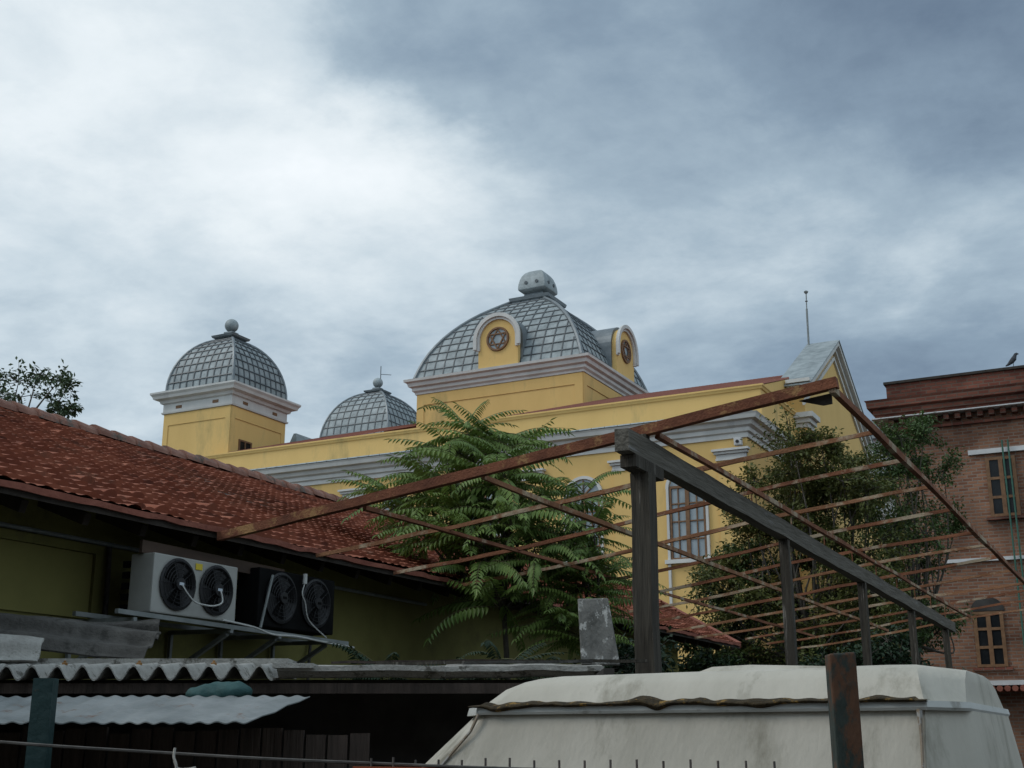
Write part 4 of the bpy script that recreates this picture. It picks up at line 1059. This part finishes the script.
bush_tree('dark_shrub', (-6.5, 17.6, 0), clump_cloud(18, crown(0, 17.6, .8, 3.1, [(0, -7.3, -5.8), (.6, -7.2, -5.9), (1, -7.0, -6.2)], .6), (.35, .5)), 420, .1, 'leafD',  # added shrub: its dark leaves replace shade on the wall behind
          'low dark shrub added to darken under the tile eave just right of the big timber post', 'shrub', trunk_r=.05, fork_z=.7)
random.seed(5)
bush_tree('distant_tree', (-26.8, 22, 0), [((-26.6, 22, 10.7), .55), ((-26.0, 22.1, 11.0), .5), ((-25.6, 21.9, 10.5), .5), ((-25.2, 22, 11.05), .45), ((-24.8, 22.2, 10.4), .4), ((-24.4, 22, 10.8), .38), ((-24.0, 21.9, 10.55), .34), ((-24.3, 22.1, 10.0), .34), ((-23.85, 22, 10.1), .28), ((-25.3, 22, 9.9), .5), ((-26.2, 22, 10.0), .55), ((-24.7, 22, 9.6), .36), ((-25.8, 22.1, 9.5), .5), ((-27.2, 22, 11.2), .6), ((-27.4, 22, 10.2), .7)], 150, .15, 'leafE',
          'open-branched tree rising behind the ridge of the red tile roof', trunk_r=.2, fork_z=8.6)

# ================================================================== added unseen houses that cut sky light on the foreground
def plain_house(name, s0, s1, d0, d1, h, label, wallm, front):
    t = thing(name, tuple(W((s0 + s1) / 2, (d0 + d1) / 2, 0)), label, 'house', 'unseen houses added to shade the foreground')
    MB().sbox(s0, s1, d0, d1, 0, h).build('wall', wallm, t)
    a = [W(s0 - .4, d0 - .4, h + .003), W(s1 + .4, d0 - .4, h + .003), W(s1 + .4, d1 + .4, h + .003), W(s0 - .4, d1 + .4, h + .003)]
    md = (d0 + d1) / 2
    MB().add(a + [W(s0 + 1, md, h + 2.2), W(s1 - 1, md, h + 2.2)], [(3, 2, 1, 0), (0, 1, 5, 4), (1, 2, 5), (2, 3, 4, 5), (3, 0, 4)]).build('roof', 'redtile', t)
    n_ = int((s1 - s0) / 2.4)
    for fl_ in range(int(h / 3)):
        for i in range(n_):
            s = s0 + (i + .5) * (s1 - s0) / n_
            dd = (d1, d1 + .05) if front > 0 else (d0 - .05, d0)
            w = MB().sbox(s - .5, s + .5, dd[0] + .003 * front, dd[1] + .003 * front, .9 + fl_ * 3, 2.3 + fl_ * 3).build('window', 'woodbrown', t)
            e_ = dd[1] + .01 if front > 0 else dd[0] - .01
            MB().sbox(s - .43, s + .43, e_ - .004, e_ + .004, .97 + fl_ * 3, 2.23 + fl_ * 3).build('pane', 'paledark', w)
plain_house('added_shade_house', -16, -5.2, -16, -7.0, 8.5, 'unseen plain grey-brown house with a red tile roof, added to shade the shed', 'asbestosdark', 1)
plain_house('added_shade_house', -4.6, 6.5, -16, -7.0, 9.5, 'unseen taller dark brick house with a red tile roof, added to shade the white shell', 'brickdark', 1)
plain_house('added_shade_house', 7.2, 17, -16, -7.0, 8.0, 'unseen low plain house at the right end of the added shading row', 'asbestosdark', 1)

# ================================================================== light
SUN_DIR = Vector((-.62, -.42, .75)).normalized()
sl = bpy.data.lights.new('sun', 'SUN'); so_ = bpy.data.objects.new('sun', sl); COL.objects.link(so_)
sl.energy = 1.0; sl.angle = R(25); sl.color = (1, .95, .88)
so_.rotation_euler = SUN_DIR.to_track_quat('Z', 'Y').to_euler()
so_.location = (0, 0, 60)

wd = bpy.data.worlds.new('World'); S.world = wd; wd.use_nodes = True
nt = wd.node_tree; n = nt.nodes; l = nt.links
bg = n['Background']; bg.inputs['Strength'].default_value = .1
sky = n.new('ShaderNodeTexSky'); sky.sky_type = 'NISHITA'; sky.sun_disc = False
sky.sun_elevation = math.asin(SUN_DIR.z); sky.sun_rotation = math.atan2(SUN_DIR.x, SUN_DIR.y)
tc = n.new('ShaderNodeTexCoord'); D = tc.outputs['Generated']
def mth(op, a, b=None, c=None):
    m_ = n.new('ShaderNodeMath'); m_.operation = op
    for i, q in enumerate((a, b, c)):
        if q is None: continue
        if isinstance(q, (int, float)): m_.inputs[i].default_value = q
        else: l.new(q, m_.inputs[i])
    return m_.outputs[0]
def vmth(op, a, b):
    m_ = n.new('ShaderNodeVectorMath'); m_.operation = op
    for i, q in enumerate((a, b)):
        if isinstance(q, (tuple, list)): m_.inputs[i].default_value = q
        else: l.new(q, m_.inputs[i])
    return m_
# the cloud deck lies on a plane overhead: direction projected onto it
sp = n.new('ShaderNodeSeparateXYZ'); l.new(D, sp.inputs[0])
zz = mth('ADD', mth('MAXIMUM', sp.outputs[2], 0.0), .16)
cbn = n.new('ShaderNodeCombineXYZ'); l.new(mth('DIVIDE', sp.outputs[0], zz), cbn.inputs[0]); l.new(mth('DIVIDE', sp.outputs[1], zz), cbn.inputs[1])
def nz(scale, det, rough, dist=0.0, off=(0, 0, 0)):
    a = vmth('ADD', cbn.outputs[0], off)
    t = n.new('ShaderNodeTexNoise'); t.inputs['Scale'].default_value = scale; t.inputs['Detail'].default_value = det
    t.inputs['Roughness'].default_value = rough; t.inputs['Distortion'].default_value = dist
    l.new(a.outputs[0], t.inputs['Vector']); return t
warp = nz(2.4, 9, .6)
wv = vmth('SUBTRACT', warp.outputs['Color'], (.5, .5, .5)); wv2 = vmth('MULTIPLY', wv.outputs[0], (.25, .25, .2))
DW = vmth('NORMALIZE', vmth('ADD', D, wv2.outputs[0]).outputs[0], (0, 0, 0)).outputs[0]
# broad brightness of the deck by direction: thin bright gaps and a heavy dark bank
PTS = [((-0.669, 0.574, 0.473), 1.38), ((-0.630, 0.628, 0.457), 1.15), ((-0.538, 0.732, 0.419), 1.30), ((-0.483, 0.778, 0.401), 1.45), ((-0.673, 0.627, 0.392), 0.50), ((-0.698, 0.580, 0.419), 0.68), ((-0.446, 0.759, 0.475), 0.33), ((-0.281, 0.865, 0.415), 0.66), ((-0.156, 0.913, 0.377), 0.78), ((-0.118, 0.914, 0.388), 0.66), ((-0.201, 0.907, 0.369), 0.70), ((-0.055, 0.878, 0.475), 0.08), ((-0.226, 0.926, 0.301), 0.24), ((-0.575, 0.750, 0.327), 0.60), ((-0.334, 0.795, 0.507), 0.42), ((-0.576, 0.650, 0.496), 0.62), ((-0.600, 0.675, 0.430), 0.90), ((-0.705, 0.626, 0.333), 0.75), ((-0.638, 0.679, 0.364), 0.80), ((-0.440, 0.814, 0.380), 0.85), ((-0.574, 0.674, 0.465), 0.95), ((-0.483, 0.715, 0.505), 0.40), ((-0.373, 0.805, 0.461), 0.33), ((-0.359, 0.848, 0.390), 0.62), ((-0.085, 0.932, 0.352), 0.38), ((-0.131, 0.888, 0.442), 0.17), ((-0.110, 0.948, 0.298), 0.20), ((-0.648, 0.569, 0.506), 0.55), ((-0.689, 0.567, 0.451), 1.15), ((-0.534, 0.755, 0.381), 1.00), ((-0.509, 0.792, 0.338), 0.62), ((-0.332, 0.881, 0.337), 0.50), ((-0.419, 0.842, 0.339), 0.55), ((-0.670, 0.677, 0.304), 0.65), ((-0.226, 0.852, 0.473), 0.22), ((-0.398, 0.751, 0.527), 0.42), ((-0.276, 0.891, 0.361), 0.62), ((-0.315, 0.827, 0.466), 0.40), ((-.2, .6, .77), .55), ((-.6, .4, .69), .75), ((.2, .85, .45), .25)]
num = None; den = None
for p, v in PTS:
    d = vmth('DOT_PRODUCT', DW, tuple(Vector(p).normalized())).outputs['Value']
    e = mth('EXPONENT', mth('MULTIPLY', mth('SUBTRACT', d, 1.0), 420.0))
    num = mth('MULTIPLY', e, v) if num is None else mth('MULTIPLY_ADD', e, v, num)
    den = e if den is None else mth('ADD', den, e)
eps = 2e-3
tb_ = mth('DIVIDE', mth('ADD', num, eps * .6), mth('ADD', den, eps))
f1 = nz(1.6, 8, .6, .3, (3.1, 1.7, 0)); f2 = nz(5.0, 7, .6, .2, (1.3, 8.2, 0))
t_ = mth('ADD', tb_, mth('MULTIPLY', mth('SUBTRACT', f1.outputs['Fac'], .5), .95))
t_ = mth('ADD', t_, mth('MULTIPLY', mth('SUBTRACT', f2.outputs['Fac'], .5), .5))
rp = n.new('ShaderNodeValToRGB'); e = rp.color_ramp.elements
e[0].position = 0; e[0].color = (.135, .19, .265, 1); e[1].position = 1; e[1].color = (.88, .925, .955, 1)
for q, c in ((.24, (.23, .31, .395)), (.42, (.35, .445, .525)), (.60, (.55, .64, .70)), (.8, (.75, .815, .85))):
    k = e.new(q); k.color = (*c, 1)
l.new(mth('MULTIPLY', t_, .78), rp.inputs['Fac'])
# the overcast is thinner overhead and behind the street: brighter there
back = vmth('DOT_PRODUCT', D, (HX, HY, 0)).outputs['Value']
mr = n.new('ShaderNodeMapRange'); mr.interpolation_type = 'SMOOTHSTEP'
mr.inputs['From Min'].default_value = .45; mr.inputs['From Max'].default_value = -.35; mr.inputs['To Min'].default_value = 1.0; mr.inputs['To Max'].default_value = 1.7
l.new(back, mr.inputs['Value'])
sc = n.new('ShaderNodeVectorMath'); sc.operation = 'SCALE'; l.new(rp.outputs[0], sc.inputs[0]); l.new(mth('MULTIPLY', mr.outputs[0], 10.0), sc.inputs['Scale'])
mx = n.new('ShaderNodeMix'); mx.data_type = 'RGBA'; mx.inputs['Factor'].default_value = .94
l.new(sky.outputs[0], mx.inputs[6]); l.new(sc.outputs[0], mx.inputs[7]); l.new(mx.outputs[2], bg.inputs['Color'])

S.view_settings.view_transform = 'Standard'; S.view_settings.look = 'None'
S.view_settings.exposure = .16; S.view_settings.gamma = 1
S.render.engine = 'CYCLES'
S.render.resolution_x = 1024; S.render.resolution_y = 768
S.cycles.max_bounces = 6
